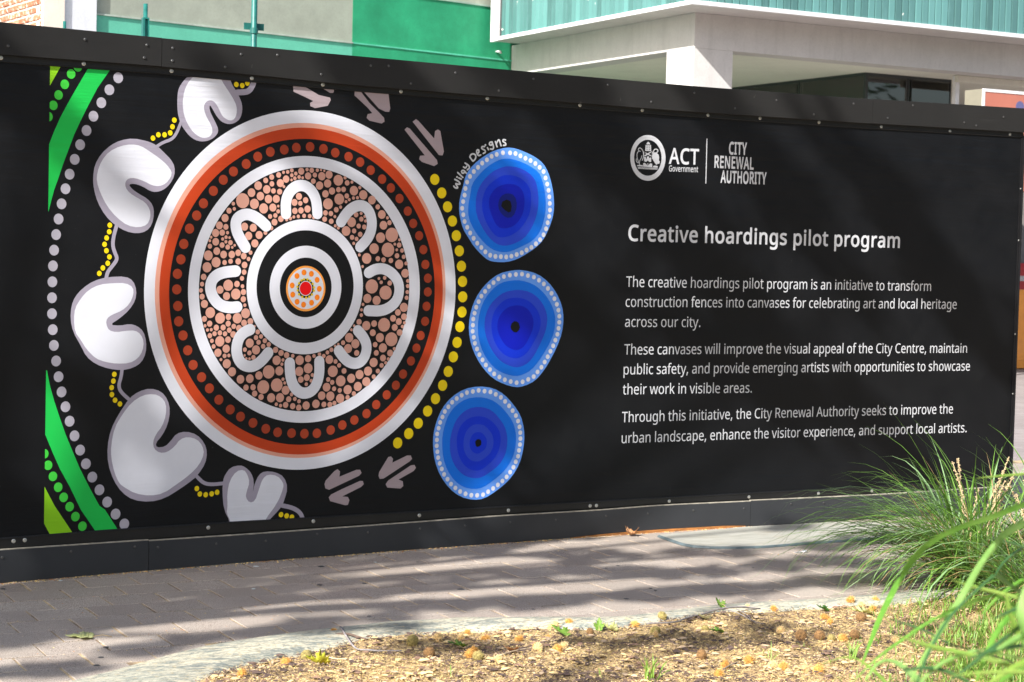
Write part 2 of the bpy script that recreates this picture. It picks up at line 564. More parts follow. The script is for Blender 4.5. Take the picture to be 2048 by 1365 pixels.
for px, py in [(1.5,116),(167,128),(342.5,142.5),(503,157),(645,170),(801,183.5),(973.7,197.5),(1159,211),(1283.5,221),(1415,231),(1519,237),(1637,245),(1761.5,254),(1899,263),(2019,269.5)]:
    put_screw(SM1, px, py, 0.0046)
for px, py in [(26.7,1082.5),(49,1080.5),(416,1055.5),(626,1042.6),(838,1031),(1016,1021),(1179.4,1012),(1192,1011.4),(1337.6,1002.5),(1497,994),(1636,987),(1742.6,982),(1880,974)]:
    put_screw(SM1, px, py, 0.0046)
for px, py in [(2042,378),(2034,481),(2024.5,668.5),(2019.3,788),(2014,935)]:
    x, z = fz(px, py); p = Vector((X_RIGHT+0.0055, fence_y(X_RIGHT)-0.0066, z))
    o = bpy.data.objects.new('screw', SM1); o.parent = hoard; o.location = p-world_loc(hoard); o.scale = (0.55, 1, 0.55); COL.objects.link(o)
for px, py in [(14,93.3),(167.5,80.3),(291,91.6),(285.7,117),(342.4,97.7),(341.8,123),(447,135.3),(479,110),(551.6,111.8),(639,150),(737.8,132.6),(773.7,133.3),(818,168.5),(907,147),(993.5,182.8),(1062.5,159),(1211,171),(1298,205),(1383.8,187),(1465,217.7),(1548,201.6),(1622.4,229.7),(1702,208.5),(1770,237),(1820.6,212),(1923,246),(1946.8,252),(2001.5,235)]:
    put_screw(SM2, px, py, 0.0253)
for px, py in [(2.7,1114),(140,1102),(267.6,1092.8),(313.7,1093.5),(430,1086.6),(529,1080.8),(631.6,1067.8),(733,1064.4),(837,1056.6),(927,1050.8),(1016.7,1043.7),(1108,1039),(1208.7,1031),(1292,1026.5),(1383,1020),(1484,1016.6),(1577.8,1007.5),(1643,1005)]:
    put_screw(SM2, px, py, 0.0213)

# ------------------------------------------------------------------ banner
def banner_sheet():
    xs = [X_LEFT]; k = math.floor(X_LEFT/CUT)+1
    while k*CUT < X_RIGHT-1e-4: xs.append(k*CUT); k += 1
    xs.append(X_RIGHT)
    v, f = [], []
    for x in xs:
        v += [(x, fence_y(x), E_BANB(x)-0.01), (x, fence_y(x), E_BANT(x)+0.01), (x, fence_y(x)+0.002, E_BANT(x)+0.01), (x, fence_y(x)+0.002, E_BANB(x)-0.01)]
    for i in range(len(xs)-1):
        for q in range(4):
            q2 = (q+1) % 4
            f.append((i*4+q, (i+1)*4+q, (i+1)*4+q2, i*4+q2))
    return mesh_obj('printed_banner', v, f, M['black'], None, FX)
banner = banner_sheet()
setp(banner, 'black vinyl banner with dot painting rings and white lettering, stretched across the hoarding', 'banner')

def ring_pts(l, r, t, b, n=160):
    cy, cx = (t+b)/2, (l+r)/2
    x0 = fz(l, cy)[0]; x1 = fz(r, cy)[0]; z0 = fz(cx, t)[1]; z1 = fz(cx, b)[1]
    X, Z, a, c = (x0+x1)/2, (z0+z1)/2, (x1-x0)/2, (z0-z1)/2
    return [(X+a*math.cos(2*math.pi*k/n), Z+c*math.sin(2*math.pi*k/n)) for k in range(n)]

ink = Ink()
RINGS = [((288, 911, 220, 940), 'white'), ((309.5, 891, 245.6, 916.5), 'salmon'), ((318.5, 885.5, 255, 909.5), 'red'),
         ((338, 869.5, 277.5, 890), 'blackink'), ((376, 839.5, 312, 846), 'white'), ((397.6, 818.5, 334.5, 823), 'blackink')]
for i, (e, mk) in enumerate(RINGS):
    outer = ring_pts(*e)
    holes = [ring_pts(*RINGS[i+1][0])] if i+1 < len(RINGS) else [ring_pts(493, 725.7, 438.8, 709)]
    ink.poly(outer, mk, 1, holes)
RI = [((493, 725.7, 438.8, 709), 'white'), ((513, 707, 461, 686.4), 'blackink'), ((539, 682.5, 492, 658), 'white'), ((559.5, 663, 515.7, 635), 'blackink'), ((572, 650.5, 532, 623), 'orange2'), ((575.7, 647, 536, 618.6), 'white')]
for i, (e, mk) in enumerate(RI):
    holes = [ring_pts(*RI[i+1][0])] if i+1 < len(RI) else []
    ink.poly(ring_pts(*e), mk, 2, holes)
ink.build('ring_medallion', banner)

C5 = lambda pts: crop(10.5, 550, 510, pts)
ink = Ink()
for x, y in C5([(607,372),(762,400),(882,527),(928,715),(883,895),(765,1007),(597,1048),(462,987),(370,836),(358,643),(460,445)]):
    ink.poly(ell(x, y, 4.9, 5.9), 'orange', 3)
(cx, cy), = C5([(640, 706)])
ink.poly(ell(cx, cy, 170/10.5, 205/10.5, 40), 'blackink', 3)
for x, y in C5([(607,515),(680,518),(738,548),(790,612),(815,685),(815,755),(775,835),(718,882),(652,902),(570,885),(500,832),(470,748),(468,672),(500,600),(553,535)]):
    ink.poly(ell(x, y, 2.2, 2.5, 10), 'yellow', 4)
ink.poly(ell(cx, cy, 137/10.5, 158/10.5, 40), 'white', 5)
ink.poly(ell(cx, cy, 123/10.5, 142/10.5, 40), 'purered', 6)
ink.build('centre_motif', banner)

ink = Ink()
mx = ring_pts(353.5, 855.5, 294.5, 868.5, 60)
for k, (X, Z) in enumerate(mx):
    r = 0.0225
    an = k*0.7
    X += 0.003*math.sin(k*2.3); Z += 0.003*math.cos(k*1.7)
    ink.poly([(X+r*math.cos(2*math.pi*q/18), Z+r*1.02*math.sin(2*math.pi*q/18)) for q in range(18)], 'dotred', 2)
ink.build_each('red_dot', banner)

ink = Ink()
US = [[(565,360),(563,300),(580,255),(610,228),(640,221),(670,230),(697,258),(714,300),(718,360)],
 [(833,400),(860,358),(890,330),(925,318),(958,330),(978,365),(985,410),(977,455),(957,490),(926,522)],
 [(968,648),(1000,630),(1040,627),(1080,648),(1110,685),(1119,730),(1108,780),(1075,815),(1030,835),(966,833)],
 [(915,930),(945,965),(960,1005),(953,1050),(930,1083),(900,1092),(868,1082),(843,1058),(822,1028)],
 [(583,1088),(585,1150),(600,1200),(628,1230),(658,1237),(690,1226),(715,1192),(728,1140),(727,1080)],
 [(478,1038),(455,1068),(425,1095),(390,1108),(350,1095),(328,1060),(322,1015),(335,965),(360,938),(390,925)],
 [(327,815),(290,819),(245,808),(212,775),(195,730),(200,690),(225,660),(265,645),(320,640)],
 [(367,524),(340,480),(322,440),(319,400),(335,375),(370,361),(405,370),(440,393),(468,420)]]
for u in US:
    ink.poly(stroke(smooth_line(P(crop(2.437, 340, 280, u)), 2), 0.0535), 'white', 4)
ink.build_each('horseshoe_motif', banner)

Q1 = "1272,225,32;1215,250,18;1250,286,18;1287,294,14;1205,300,18;1170,317,13;1173,268,18;1173,216,19;1130,233,18;1086,237,15;1113,308,34;1035,265,26;962,287,26;1052,350,37;899,322,26;964,358,25;1090,387,14;820,377,40;910,416,39;980,432,25;1045,440,27;750,450,40;843,487,39;928,518,39;1010,516,37;657,535,69;780,568,47;877,616,47;974,607,37;1031,592,13;559,566,18;569,620,17;1030,647,20;514,640,27;945,700,22;1000,690,22;1058,726,29;1119,735,15;1158,721,17;1194,706,15;1241,700,17;1302,694,20;991,760,31;472,717,37;413,795,36;481,810,27;958,822,20;896,871,20;677,808,37;768,819,37;719,904,38;830,895,37;785,983,37;373,874,37;442,870,29;498,871,16;326,918,14;483,918,17;519,923,13;447,937,16;312,955,14;481,966,16;374,966,35;529,975,24;441,1001,26;573,1003,13;313,1013,23;500,1022,24;548,1025,13;385,1064,35;296,1110,46;457,1100,35;543,1100,34;610,1082,30;740,1080,20;668,1116,30;378,1181,47;719,1147,20;467,1184,24;530,1171,24;610,1172,29;677,1210,30;283,1234,47;672,1285,25;247,1335,29;650,1350,22;1248,490,32;1201,553,32;1262,563,23;1318,530,28;1205,642,29;1269,637,29;1338,622,33"
Q2 = "10,228,36;73,208,17;122,216,24;181,215,17;220,212,11;254,221,11;84,275,33;27,293,15;155,265,23;228,278,38;304,262,37;139,330,25;204,376,38;289,354,38;401,320,50;472,294,16;494,348,25;544,340,15;266,463,34;335,433,33;403,419,25;456,416,25;565,430,44;627,397,16;411,518,51;490,485,24;482,545,15;516,524,15;560,507,16;602,504,16;663,474,43;754,528,40;293,568,51;425,602,16;380,630,25;266,663,25;323,670,24;365,702,15;258,729,25;327,751,25;369,799,15;401,821,15;815,600,24;858,680,40;917,715,15;875,793,40;938,766,23;963,894,66;845,923,48;1043,946,14;995,991,14;1040,1001,24;1015,1051,14;1070,1058,20;777,1038,49;922,1051,66;699,1141,49;622,1104,15;1017,1113,24;816,1144,24;876,1156,24;953,1163,24;1087,1124,20;1040,1203,43;1113,1193,18;656,1226,14;1103,1297,40;588,682,24;641,668,15;680,700,15;643,728,23;687,748,15;541,760,45;615,801,23;674,811,23;483,853,45;567,852,23;631,888,24;546,920,23;593,936,20;563,983,15;828,1352,14;888,1345,18;41,694,21;101,697,20;142,713,15;85,622,38;60,530,31"
Q3 = "231,46,22;219,111,21;231,177,27;255,254,37;317,345,50;420,403,51;508,390,29;601,404,48;688,352,46;255,411,27;310,461,28;262,483,16;287,527,16;327,524,16;380,503,28;452,501,27;505,461,27;563,489,24;672,453,30;738,437,30;618,508,30;516,529,25;418,558,24;362,566,23;312,587,24;472,567,23;558,574,30;783,488,12;334,641,20;417,646,48;503,629,30;352,700,21;397,766,38;484,724,38;467,799,21;512,795,17;429,838,15;490,881,42;545,966,42;634,1045,40;732,1038,40;828,1005,38;692,1132,28;766,1129,28;783,1195,28;873,1126,62;1015,1105,61;850,1231,28;930,967,61;1014,846,43;1042,957,42;1080,842,16;1069,887,16;1002,736,28;1060,768,28;1118,791,28;1183,799,18;1255,845,44;1250,962,43;1345,930,46;1267,1048,30;1325,1097,18;1080,1044,16;1099,1083,15;1108,1160,41;1170,1204,18;956,1239,42;1049,1238,42;1140,1254,27;1205,1251,19;1248,1276,19;1010,1307,17;1055,1322,17;1108,1314,28;1182,1327,28;1246,1342,28;1323,1320,38;815,548,23;850,595,21;890,640,23;797,607,23;824,656,23;931,680,23;872,699,23;731,665,42;797,736,42;680,734,21;728,768,23;677,794,12;695,828,13;729,829,13;770,816,23;505,58,51;597,45,29;419,105,37;585,150,50;488,171,37;655,68,19;665,129,28;664,204,28;680,267,17"
Q4 = "753,70,65;851,27,17;941,35,24;897,135,64;706,196,42;803,217,42;660,259,15;645,316,15;643,371,17;1131,12,18;1130,66,19;1126,129,19;1118,189,20;1090,290,42;1027,343,30;1091,388,30;976,405,31;1036,439,31;1095,452,15;881,473,63;777,460,30;695,482,43;619,442,27;567,483,13;539,525,14;993,500,31;1074,491,16;763,556,31;838,607,42;1045,554,30;958,625,64;788,681,25;869,715,42;989,724,16;945,769,31;800,768,26;870,822,31;926,832,16;899,871,16;772,868,42;856,899,22;816,958,22;773,1017,21;713,959,42;695,1070,42;624,995,42;606,1120,42;536,1035,42;499,1154,43;564,1195,22;420,1246,43;498,1235,22;426,1062,50;343,961,52;461,957,26;410,899,21;372,858,21;307,838,40;248,801,20;287,763,19;329,735,21;368,696,13;401,677,13;451,661,22;515,608,43;580,672,42;503,722,42;594,769,27;295,1047,22;337,1077,23;278,1128,40;357,1144,22;416,1161,22;227,1217,39;317,1222,43;250,1309,26;312,1310,26;360,1294,21;166,1303,39;68,1318,40;84,828,33;146,800,18;203,782,18;81,925,44;5,845,33;71,1027,31;8,1050,30;129,1000,18;116,1060,17;65,1097,18"
ink = Ink()
seen = []
for s, ox, oy in ((Q1, 360, 300), (Q2, 600, 300), (Q3, 360, 560), (Q4, 600, 560)):
    for it in s.split(';'):
        x, y, r = map(float, it.split(','))
        px, py, pr = ox+x/5.25, oy+y/5.25, r/5.25
        if any(math.hypot(px-a, py-b) < 0.65*(pr+c) for a, b, c in seen): continue
        seen.append((px, py, pr))
        ink.poly(ell(px, py, pr, pr*1.145, 14 if pr < 5 else 20), 'pink', 3)
ink.build_each('pink_dot', banner)

ink = Ink()
YD = crop(2.666, 480, 150, [(1038,558),(1075,630),(1106,704),(1132,780),(1153,858),(1169,939),(1180,1021),(1186,1102),(1187,1184),(1183,1265),(1172,1343)]) + \
     crop(2.666, 480, 560, [(1157,334),(1137,411),(1110,489),(1080,563),(1042,634),(1000,700),(950,765),(899,820),(840,870)])
for x, y in YD: ink.poly(ell(x, y, 9.2, 11), 'yellow', 2)
ink.build_each('yellow_dot', banner)

ink = Ink()
GD = crop(2.666, 0, 0, [(630,416),(583,480),(540,549),(498,621),(461,697),(427,773),(398,851),(371,930),(349,1008),(328,1088),(312,1169),(299,1252),(288,1335)]) + \
     crop(2.666, 0, 500, [(282,86),(279,171),(277,256),(277,341),(281,426),(287,510),(299,593),(312,677),(328,758),(349,837),(371,914),(397,992),(427,1068),(458,1141),(492,1212),(530,1280),(571,1345)]) + \
     crop(2.926, 0, 1020, [(676,25),(727,83)])
for x, y in GD: ink.poly(ell(x, y, 9.7, 10.8), 'dotgrey', 2)
ink.build_each('grey_dot', banner, clip=X_ART)

ink = Ink()
gd = crop(2.666, 0, 0, [(415,358),(379,396),(345,451),(312,508),(284,563),(258,623)]) + crop(2.666, 0, 500, [(236,1088),(256,1149),(282,1208),(310,1266),(339,1320),(371,1370)]) + crop(2.926, 0, 1020, [(441,40),(482,96)])
for x, y in gd: ink.poly(ell(x, y, 8.6, 9.6), 'green2', 2)
ink.poly(P(crop(2.666, 0, 0, [(472,362),(588,372),(520,470),(462,580),(425,655),(395,720),(365,800),(335,880),(310,955),(290,1010),(275,1065),(259,1128),(250,1125),(250,790),(259,778),(285,710),(320,630),(360,555),(400,485),(435,425)])), 'green', 1)
ink.poly(P(crop(2.666, 0, 500, [(244,640),(251,645),(265,720),(290,810),(320,900),(350,985),(385,1070),(425,1165),(465,1245),(505,1320),(530,1365)])+[(210,1020),(237,1062),(193,1066),(161.7,1020)]+crop(2.666, 0, 500, [(370,1260),(320,1170),(280,1080),(243,990),(236,980)])), 'green', 1)
ink.poly(P(crop(2.666, 0, 0, [(250,345),(326,351),(262,465),(250,470)])), 'lime', 1)
ink.poly(P([(85,972),(88.8,973.5),(109,1012),(145,1066),(101,1072),(84,1040)]), 'lime', 1)
ink.build_each('green_motif', banner, clip=X_ART)

# pale kidney-shaped figures joined by wavy tails
C7 = lambda p: crop(8.53, 340, 140, p)
CA = lambda p: crop(2.666, 0, 0, p)
CB = lambda p: crop(2.666, 0, 500, p)
CD = lambda p: crop(2.666, 480, 560, p)
KID = [
 (C7([(305,110),(1005,110),(1060,255),(1115,340),(1170,440),(1215,540),(1235,640),(1225,750),(1190,840),(1120,900),(1040,928),(960,922),(870,880),(800,800),(750,715),(715,650),(680,600),(670,650),(690,730),(740,830),(790,930),(822,1010),(815,1080),(770,1140),(700,1190),(620,1218),(530,1225),(430,1200),(330,1130),(250,1030),(190,940),(160,860),(130,730),(122,560),(130,400),(155,300),(220,200)]),
  C7([(400,110),(840,110),(920,250),(1000,370),(1070,480),(1120,580),(1140,660),(1135,760),(1100,840),(1040,870),(970,850),(900,800),(860,730),(830,660),(790,590),(740,535),(690,520),(630,535),(590,580),(575,640),(590,720),(620,800),(670,890),(715,980),(725,1050),(700,1120),(650,1155),(570,1168),(490,1140),(400,1070),(330,980),(280,880),(240,780),(218,640),(218,520),(235,400),(270,290),(320,200)])),
 (CA([(835,775),(790,755),(710,738),(640,750),(590,775),(540,820),(505,880),(495,950),(500,1010),(520,1080),(560,1150),(610,1200),(670,1235),(730,1247),(780,1235),(810,1200),(822,1140),(815,1095),(785,1060),(740,1035),(705,1010),(685,985),(715,980),(760,995),(800,1020),(830,1026),(870,1015),(905,985),(930,940),(932,890),(910,850),(880,820)]),
  CA([(700,770),(640,780),(580,810),(540,860),(518,920),(515,970),(535,1030),(570,1100),(620,1160),(680,1205),(740,1215),(785,1200),(802,1160),(800,1120),(775,1080),(730,1055),(690,1030),(668,1000),(668,970),(685,952),(720,950),(770,968),(810,990),(850,995),(885,980),(912,945),(915,915),(890,880),(850,845),(800,810),(750,778)])),
 (CB([(575,145),(670,142),(710,165),(728,215),(722,270),(690,320),(640,365),(585,400),(640,405),(690,395),(730,405),(765,435),(780,490),(778,550),(755,600),(710,630),(650,643),(580,635),(510,610),(460,570),(430,510),(390,440),(375,370),(380,300),(400,250),(440,205),(500,165)]),
  CB([(600,178),(670,177),(710,200),(712,240),(690,290),(650,325),(600,345),(570,365),(565,395),(580,430),(620,440),(670,432),(720,430),(750,450),(767,490),(760,540),(735,580),(690,605),(620,608),(560,598),(510,580),(460,530),(430,480),(400,440),(393,370),(400,310),(430,260),(470,215),(530,185)])),
 (CB([(690,790),(740,755),(800,738),(860,755),(895,800),(907,860),(895,930),(865,990),(830,1030),(835,1055),(880,1050),(910,1020),(940,980),(990,968),(1050,985),(1090,1030),(1105,1080),(1095,1140),(1055,1200),(1030,1225),(960,1275),(880,1325),(800,1345),(710,1335),(650,1295),(605,1230),(575,1140),(572,1050),(590,960),(630,880)]),
  CB([(820,768),(860,785),(885,820),(885,880),(865,940),(830,985),(815,1025),(820,1060),(850,1083),(890,1080),(930,1050),(960,1010),(1000,997),(1050,1010),(1080,1045),(1088,1090),(1060,1150),(1010,1200),(950,1245),(870,1300),(800,1312),(720,1300),(660,1265),(635,1245),(610,1190),(592,1110),(592,1040),(610,950),(650,880),(700,815),(760,775)])),
 ([(446,961),(450,950),(461,935),(480,930.6),(491,935),(502.5,946),(508,963),(505.5,987.6),(507,978),(510,966),(517.5,950),(529,942.6),(551,944.5),(568,954),(575.6,976),(568,1002.6),(562,1016),(536,1043),(532,1052),(458,1055),(459.7,1043),(447.7,1020),(444.5,984)],
  [(455,1012),(454,987.6),(459.5,961),(472.6,942.6),(487.6,939.6),(495,950),(499,965),(493,984),(491,995),(499,1006),(510,1002.6),(517.5,980),(525,957.6),(536,949),(555,952),(566,965),(567,976),(555,1006),(530,1040),(527,1052),(460,1055),(461,1043),(453,1027)]),
]
TAILS = [(C7([(1105,395),(1180,385),(1300,382),(1370,340),(1425,228),(1428,190)]), 0.027), (CA([(964,655),(940,715),(915,745),(870,760),(838,780)]), 0.014),
         ([(233,452),(227,473),(225,491),(229.5,506),(235,518),(226,531),(215,544),(212.5,556)], 0.017),
         (CB([(650,640),(645,680),(632,720),(640,755),(692,802)]), 0.016), (CB([(1050,1210),(1085,1245),(1130,1252),(1192,1245)]), 0.017),
         (CD([(222,1203),(280,1215),(320,1240),(335,1275)]), 0.021)]
ink = Ink()
for o_, i_ in KID:
    ink.poly(smooth_loop(P(o_), 1), 'grey', 1); ink.poly(smooth_loop(P(i_), 1), 'white', 2)
for t_, w_ in TAILS: ink.poly(stroke(smooth_line(P(t_), 2), w_), 'grey', 3)
ink.build('pale_figures', banner)
ink = Ink()
for x, y in C7([(1130,252),(1230,270),(1318,228)]) + CA([(929,642),(919,677),(907,710),(877,720),(844,720),(815,738),(585,1202),(582,1237),(568,1270),(557,1304),(567,1338)]) + \
    CB([(583,38),(574,72),(548,97),(529,126),(609,664),(604,700),(595,735),(596,772),(613,802),(639,822),(1049,1273),(1065,1302),(1096,1306),(1128,1301),(1157,1293)]) + CD([(218,1252),(248,1259),(276,1265)]):
    ink.poly(ell(x, y, 4.7, 5.4, 14), 'yellow', 4)
ink.build_each('small_yellow_dot', banner)

C3 = lambda p: crop(2.666, 480, 150, p)
ink = Ink()
for p in ([(282,50),(340,60),(420,108),(480,122),(484,135),(468,165),(400,178),(375,168),(373,150),(390,140),(360,125),(285,90)], [(420,60),(500,70),(500,92),(495,97),(480,97)],
          [(612,82),(640,85),(690,150),(740,200),(768,230),(770,250),(755,260),(690,245),(675,230),(680,210),(705,205),(680,175),(610,110)], [(655,85),(790,92),(801,180),(795,198),(775,197),(740,180)],
          [(877,293),(890,280),(905,287),(1050,455),(1054,475),(1035,487),(970,465),(955,450),(960,432),(985,430)], [(920,250),(938,237),(950,245),(1035,340),(1040,300),(1055,292),(1068,300),(1087,410),(1080,430),(1060,428)]):
    ink.poly(P(C3(p)), 'mauve', 1)
for p in ([(450,1090),(457,1070),(503,1020),(520,1010),(533,1022),(530,1050),(620,1013),(640,1013),(648,1030),(635,1045),(475,1120),(455,1112)], [(545,1115),(640,1072),(655,1073),(660,1090),(645,1105),(545,1155),(575,1158),(583,1175),(575,1200),(560,1202),(480,1180),(473,1160),(485,1145)],
          [(738,1045),(742,1025),(790,945),(805,942),(816,955),(812,975),(890,937),(910,937),(917,955),(905,968),(765,1060),(745,1062)], [(790,1070),(910,990),(930,987),(938,1003),(925,1020),(845,1065),(868,1075),(870,1100),(855,1113),(785,1108),(776,1090)]):
    ink.poly(P(CD(p)), 'mauve', 1)
ink.build_each('footprint_motif', banner)

# three blue waterholes
CW = lambda p: crop(4.55, 860, 250, p)
CV = lambda p: crop(2.73, 840, 520, p)
def resample(pts, n):
    pts = pts+[pts[0]]
    d = [0]
    for a, b in zip(pts[:-1], pts[1:]): d.append(d[-1]+math.hypot(b[0]-a[0], b[1]-a[1]))
    out = []; j = 0
    for k in range(n):
        s = d[-1]*k/n
        while d[j+1] < s: j += 1
        f = (s-d[j])/(d[j+1]-d[j]); a, b = pts[j], pts[j+1]
        out.append((a[0]+(b[0]-a[0])*f, a[1]+(b[1]-a[1])*f))
    return out
W1 = CW([(695,205),(780,215),(870,250),(960,295),(1030,350),(1075,430),(1105,530),(1125,640),(1130,760),(1115,850),(1080,950),(1030,1050),(960,1120),(870,1180),(790,1225),(700,1250),(600,1250),(530,1235),(470,1185),(400,1110),(350,1030),(300,950),(270,840),(262,740),(275,650),(300,560),(320,470),(360,400),(430,330),(500,280),(580,235)])
W1L = [CW(l) for l in ([(700,303),(800,325),(900,370),(990,430),(1020,500),(1045,600),(1055,740),(1040,860),(1000,980),(930,1060),(830,1110),(740,1150),(680,1162),(600,1150),(530,1110),(460,1040),(400,960),(350,850),(345,740),(365,640),(380,540),(440,460),(520,380),(620,320)],
  [(710,375),(810,390),(890,430),(950,490),(975,560),(990,700),(970,830),(920,950),(850,1040),(760,1085),(680,1105),(600,1085),(530,1020),(470,930),(420,820),(413,700),(430,600),(480,510),(560,430),(640,390)],
  [(710,455),(800,470),(870,520),(915,590),(920,700),(910,800),(860,900),(800,970),(720,1015),(650,1028),(600,1015),(550,960),(500,870),(470,760),(478,650),(520,560),(590,500),(650,465)],
  [(710,537),(780,545),(830,580),(858,650),(858,740),(840,820),(790,900),(720,940),(640,943),(600,910),(560,830),(533,730),(540,650),(590,580),(650,550)],
  [(700,620),(770,640),(795,740),(755,840),(690,850),(630,790),(615,720),(640,650)])]
W1D = [(663,255),(728,256),(777,262),(822,283),(868,305),(914,326),(958,353),(997,387),(1033,426),(1051,484),(1066,540),(1078,597),(1085,656),(1089,716),(1091,776),(1084,834),(1070,891),(1055,947),(1033,1001),(1001,1046),(963,1083),(922,1116),(878,1140),(834,1165),(788,1181),(740,1196),(693,1203),(644,1200),(595,1198),(547,1187),(503,1157),(466,1117),(429,1078),(396,1033),(365,985),(338,933),(314,880),(302,819),(292,760),(301,699),(314,640),(322,580),(337,522),(363,470),(398,426),(436,387),(474,349),(517,319),(560,287),(606,270)]
ink = Ink()
ink.poly(smooth_loop(P(W1), 1), 'b1', 1)
for i, l in enumerate(W1L): ink.poly(smooth_loop(P(l), 1), 'b%d' % (i+2), i+2)
ink.poly(P(CW([(695,680),(730,695),(742,740),(735,790),(710,798),(670,770),(645,740),(655,700)])), 'blackink', 7)
for x, y in CW(W1D): ink.poly(ell(x, y, 3.9, 4.8, 14), 'white', 2)
ink.build('waterhole_motif', banner)
def waterhole(outline, centre, fr, cols, ndot, hole, seed):
    ink = Ink()
    r = random.Random(seed)
    ink.poly(smooth_loop(P(outline), 1), 'b1', 1)
    for i, (f, c) in enumerate(zip(fr, cols)):
        ph = r.random()*6
        pts = [(centre[0]+(x-centre[0])*f*(1+0.02*math.sin(3*math.atan2(y-centre[1], x-centre[0])+ph)), centre[1]+(y-centre[1])*f*(1+0.02*math.sin(3*math.atan2(y-centre[1], x-centre[0])+ph))) for x, y in outline]
        ink.poly(smooth_loop(P(pts), 1), c, i+2)
    ink.poly([(q[0]+r.uniform(-.002, .002), q[1]+r.uniform(-.002, .002)) for q in ell(centre[0], centre[1], hole[0], hole[1], 10)], 'blackink', 8)
    for x, y in resample([(centre[0]+(x-centre[0])*0.915, centre[1]+(y-centre[1])*0.925) for x, y in outline], ndot):
        ink.poly(ell(x, y, 3.9, 4.7, 14), 'white', 2)
    ink.build('waterhole_motif', banner)
W2 = CV([(560,55),(640,75),(700,120),(745,180),(775,250),(785,320),(775,400),(750,470),(715,540),(680,600),(630,660),(570,690),(520,697),(460,680),(400,650),(350,600),(310,540),(280,470),(265,390),(270,310),(290,240),(320,180),(370,120),(430,75),(500,58)])
W3 = CV([(320,690),(400,700),(460,735),(510,790),(550,850),(568,920),(570,990),(555,1080),(525,1150),(480,1210),(420,1260),(350,1305),(290,1312),(220,1295),(160,1250),(110,1180),(80,1100),(70,1020),(72,950),(90,880),(120,810),(170,750),(240,705)])
waterhole(W2, CV([(518,365)])[0], (.82, .66, .52, .38), ('b2', 'b3', 'b4', 'b5'), 50, (9.5, 11.5), 3)
waterhole(W3, CV([(316,1000)])[0], (.81, .63, .48, .33, .19), ('b2', 'b3', 'b4', 'b3', 'b4'), 50, (6.5, 8), 4)

# hand-lettered signature
CS = lambda p: crop(9.75, 860, 260, p)
ink = Ink()
SIG = [[(460,1100),(490,1135),(545,1138),(520,1090),(490,1045),(540,1062),(590,1062),(560,1010),(480,968)],
 [(560,940),(607,962)], [(538,835),(638,930)], [(668,800),(636,790),(612,806),(618,842),(650,852),(676,818),(662,796),(702,846)],
 [(650,725),(690,752),(712,712)], [(682,650),(765,705),(765,750),(725,782)], [(772,530),(832,612)], [(772,530),(800,475),(860,468),(895,510),(882,575),(835,612)],
 [(915,470),(955,440),(945,385),(905,400),(908,455),(940,510),(985,492)], [(1062,328),(1010,328),(1000,368),(1070,398),(1080,440),(1035,462)],
 [(1118,350),(1138,388)], [(1208,238),(1162,243),(1150,288),(1190,308),(1218,265),(1205,235),(1240,340),(1222,385),(1172,375)],
 [(1272,232),(1305,332)], [(1290,275),(1330,192),(1352,205),(1382,312)], [(1470,200),(1425,188),(1412,228),(1472,258),(1478,302),(1428,305)]]
for s in SIG:
    l_ = smooth_line(P(CS(s)), 2); ink = Ink()
    for i, (a, b) in enumerate(zip(l_[:-1], l_[1:])): ink.poly(stroke([a, b], 0.0080, 6), 'text', 3+0.12*i)
    ink.build('signature_stroke', banner)
ink = Ink()
for x, y in CS([(525, 922), (1078, 297)]): ink.poly(ell(x, y, 1.8, 2.0, 10), 'text', 3)
ink.build_each('signature_stroke', banner)

# ------------------------------------------------------------------ printed text
def embolden(l, d):
    """move an outline outwards by d (outer loops and counters wind opposite ways)"""
    q = []
    for p_ in l:
        if q and math.hypot(p_[0]-q[-1][0], p_[1]-q[-1][1]) < 6: continue
        q.append(p_)
    l = q; n = len(l); out = []
    for i in range(n):
        a, b, c = l[i-1], l[i], l[(i+1) % n]
        e1 = Vector((b[0]-a[0], b[1]-a[1])); e2 = Vector((c[0]-b[0], c[1]-b[1]))
        if e1.length < 1e-6 or e2.length < 1e-6: out.append(b); continue
        e1.normalize(); e2.normalize()
        n1 = Vector((-e1.y, e1.x)); n2 = Vector((-e2.y, e2.x)); m_ = n1+n2
        if m_.length < .3: out.append((b[0]+n1.x*d*EMB, b[1]+n1.y*d*EMB)); continue
        m_.normalize(); k = min(1/max(m_.dot(n1), .5), 1.1)
        out.append((b[0]+m_.x*d*k*EMB, b[1]+m_.y*d*k*EMB))
    return out
EMB = 1

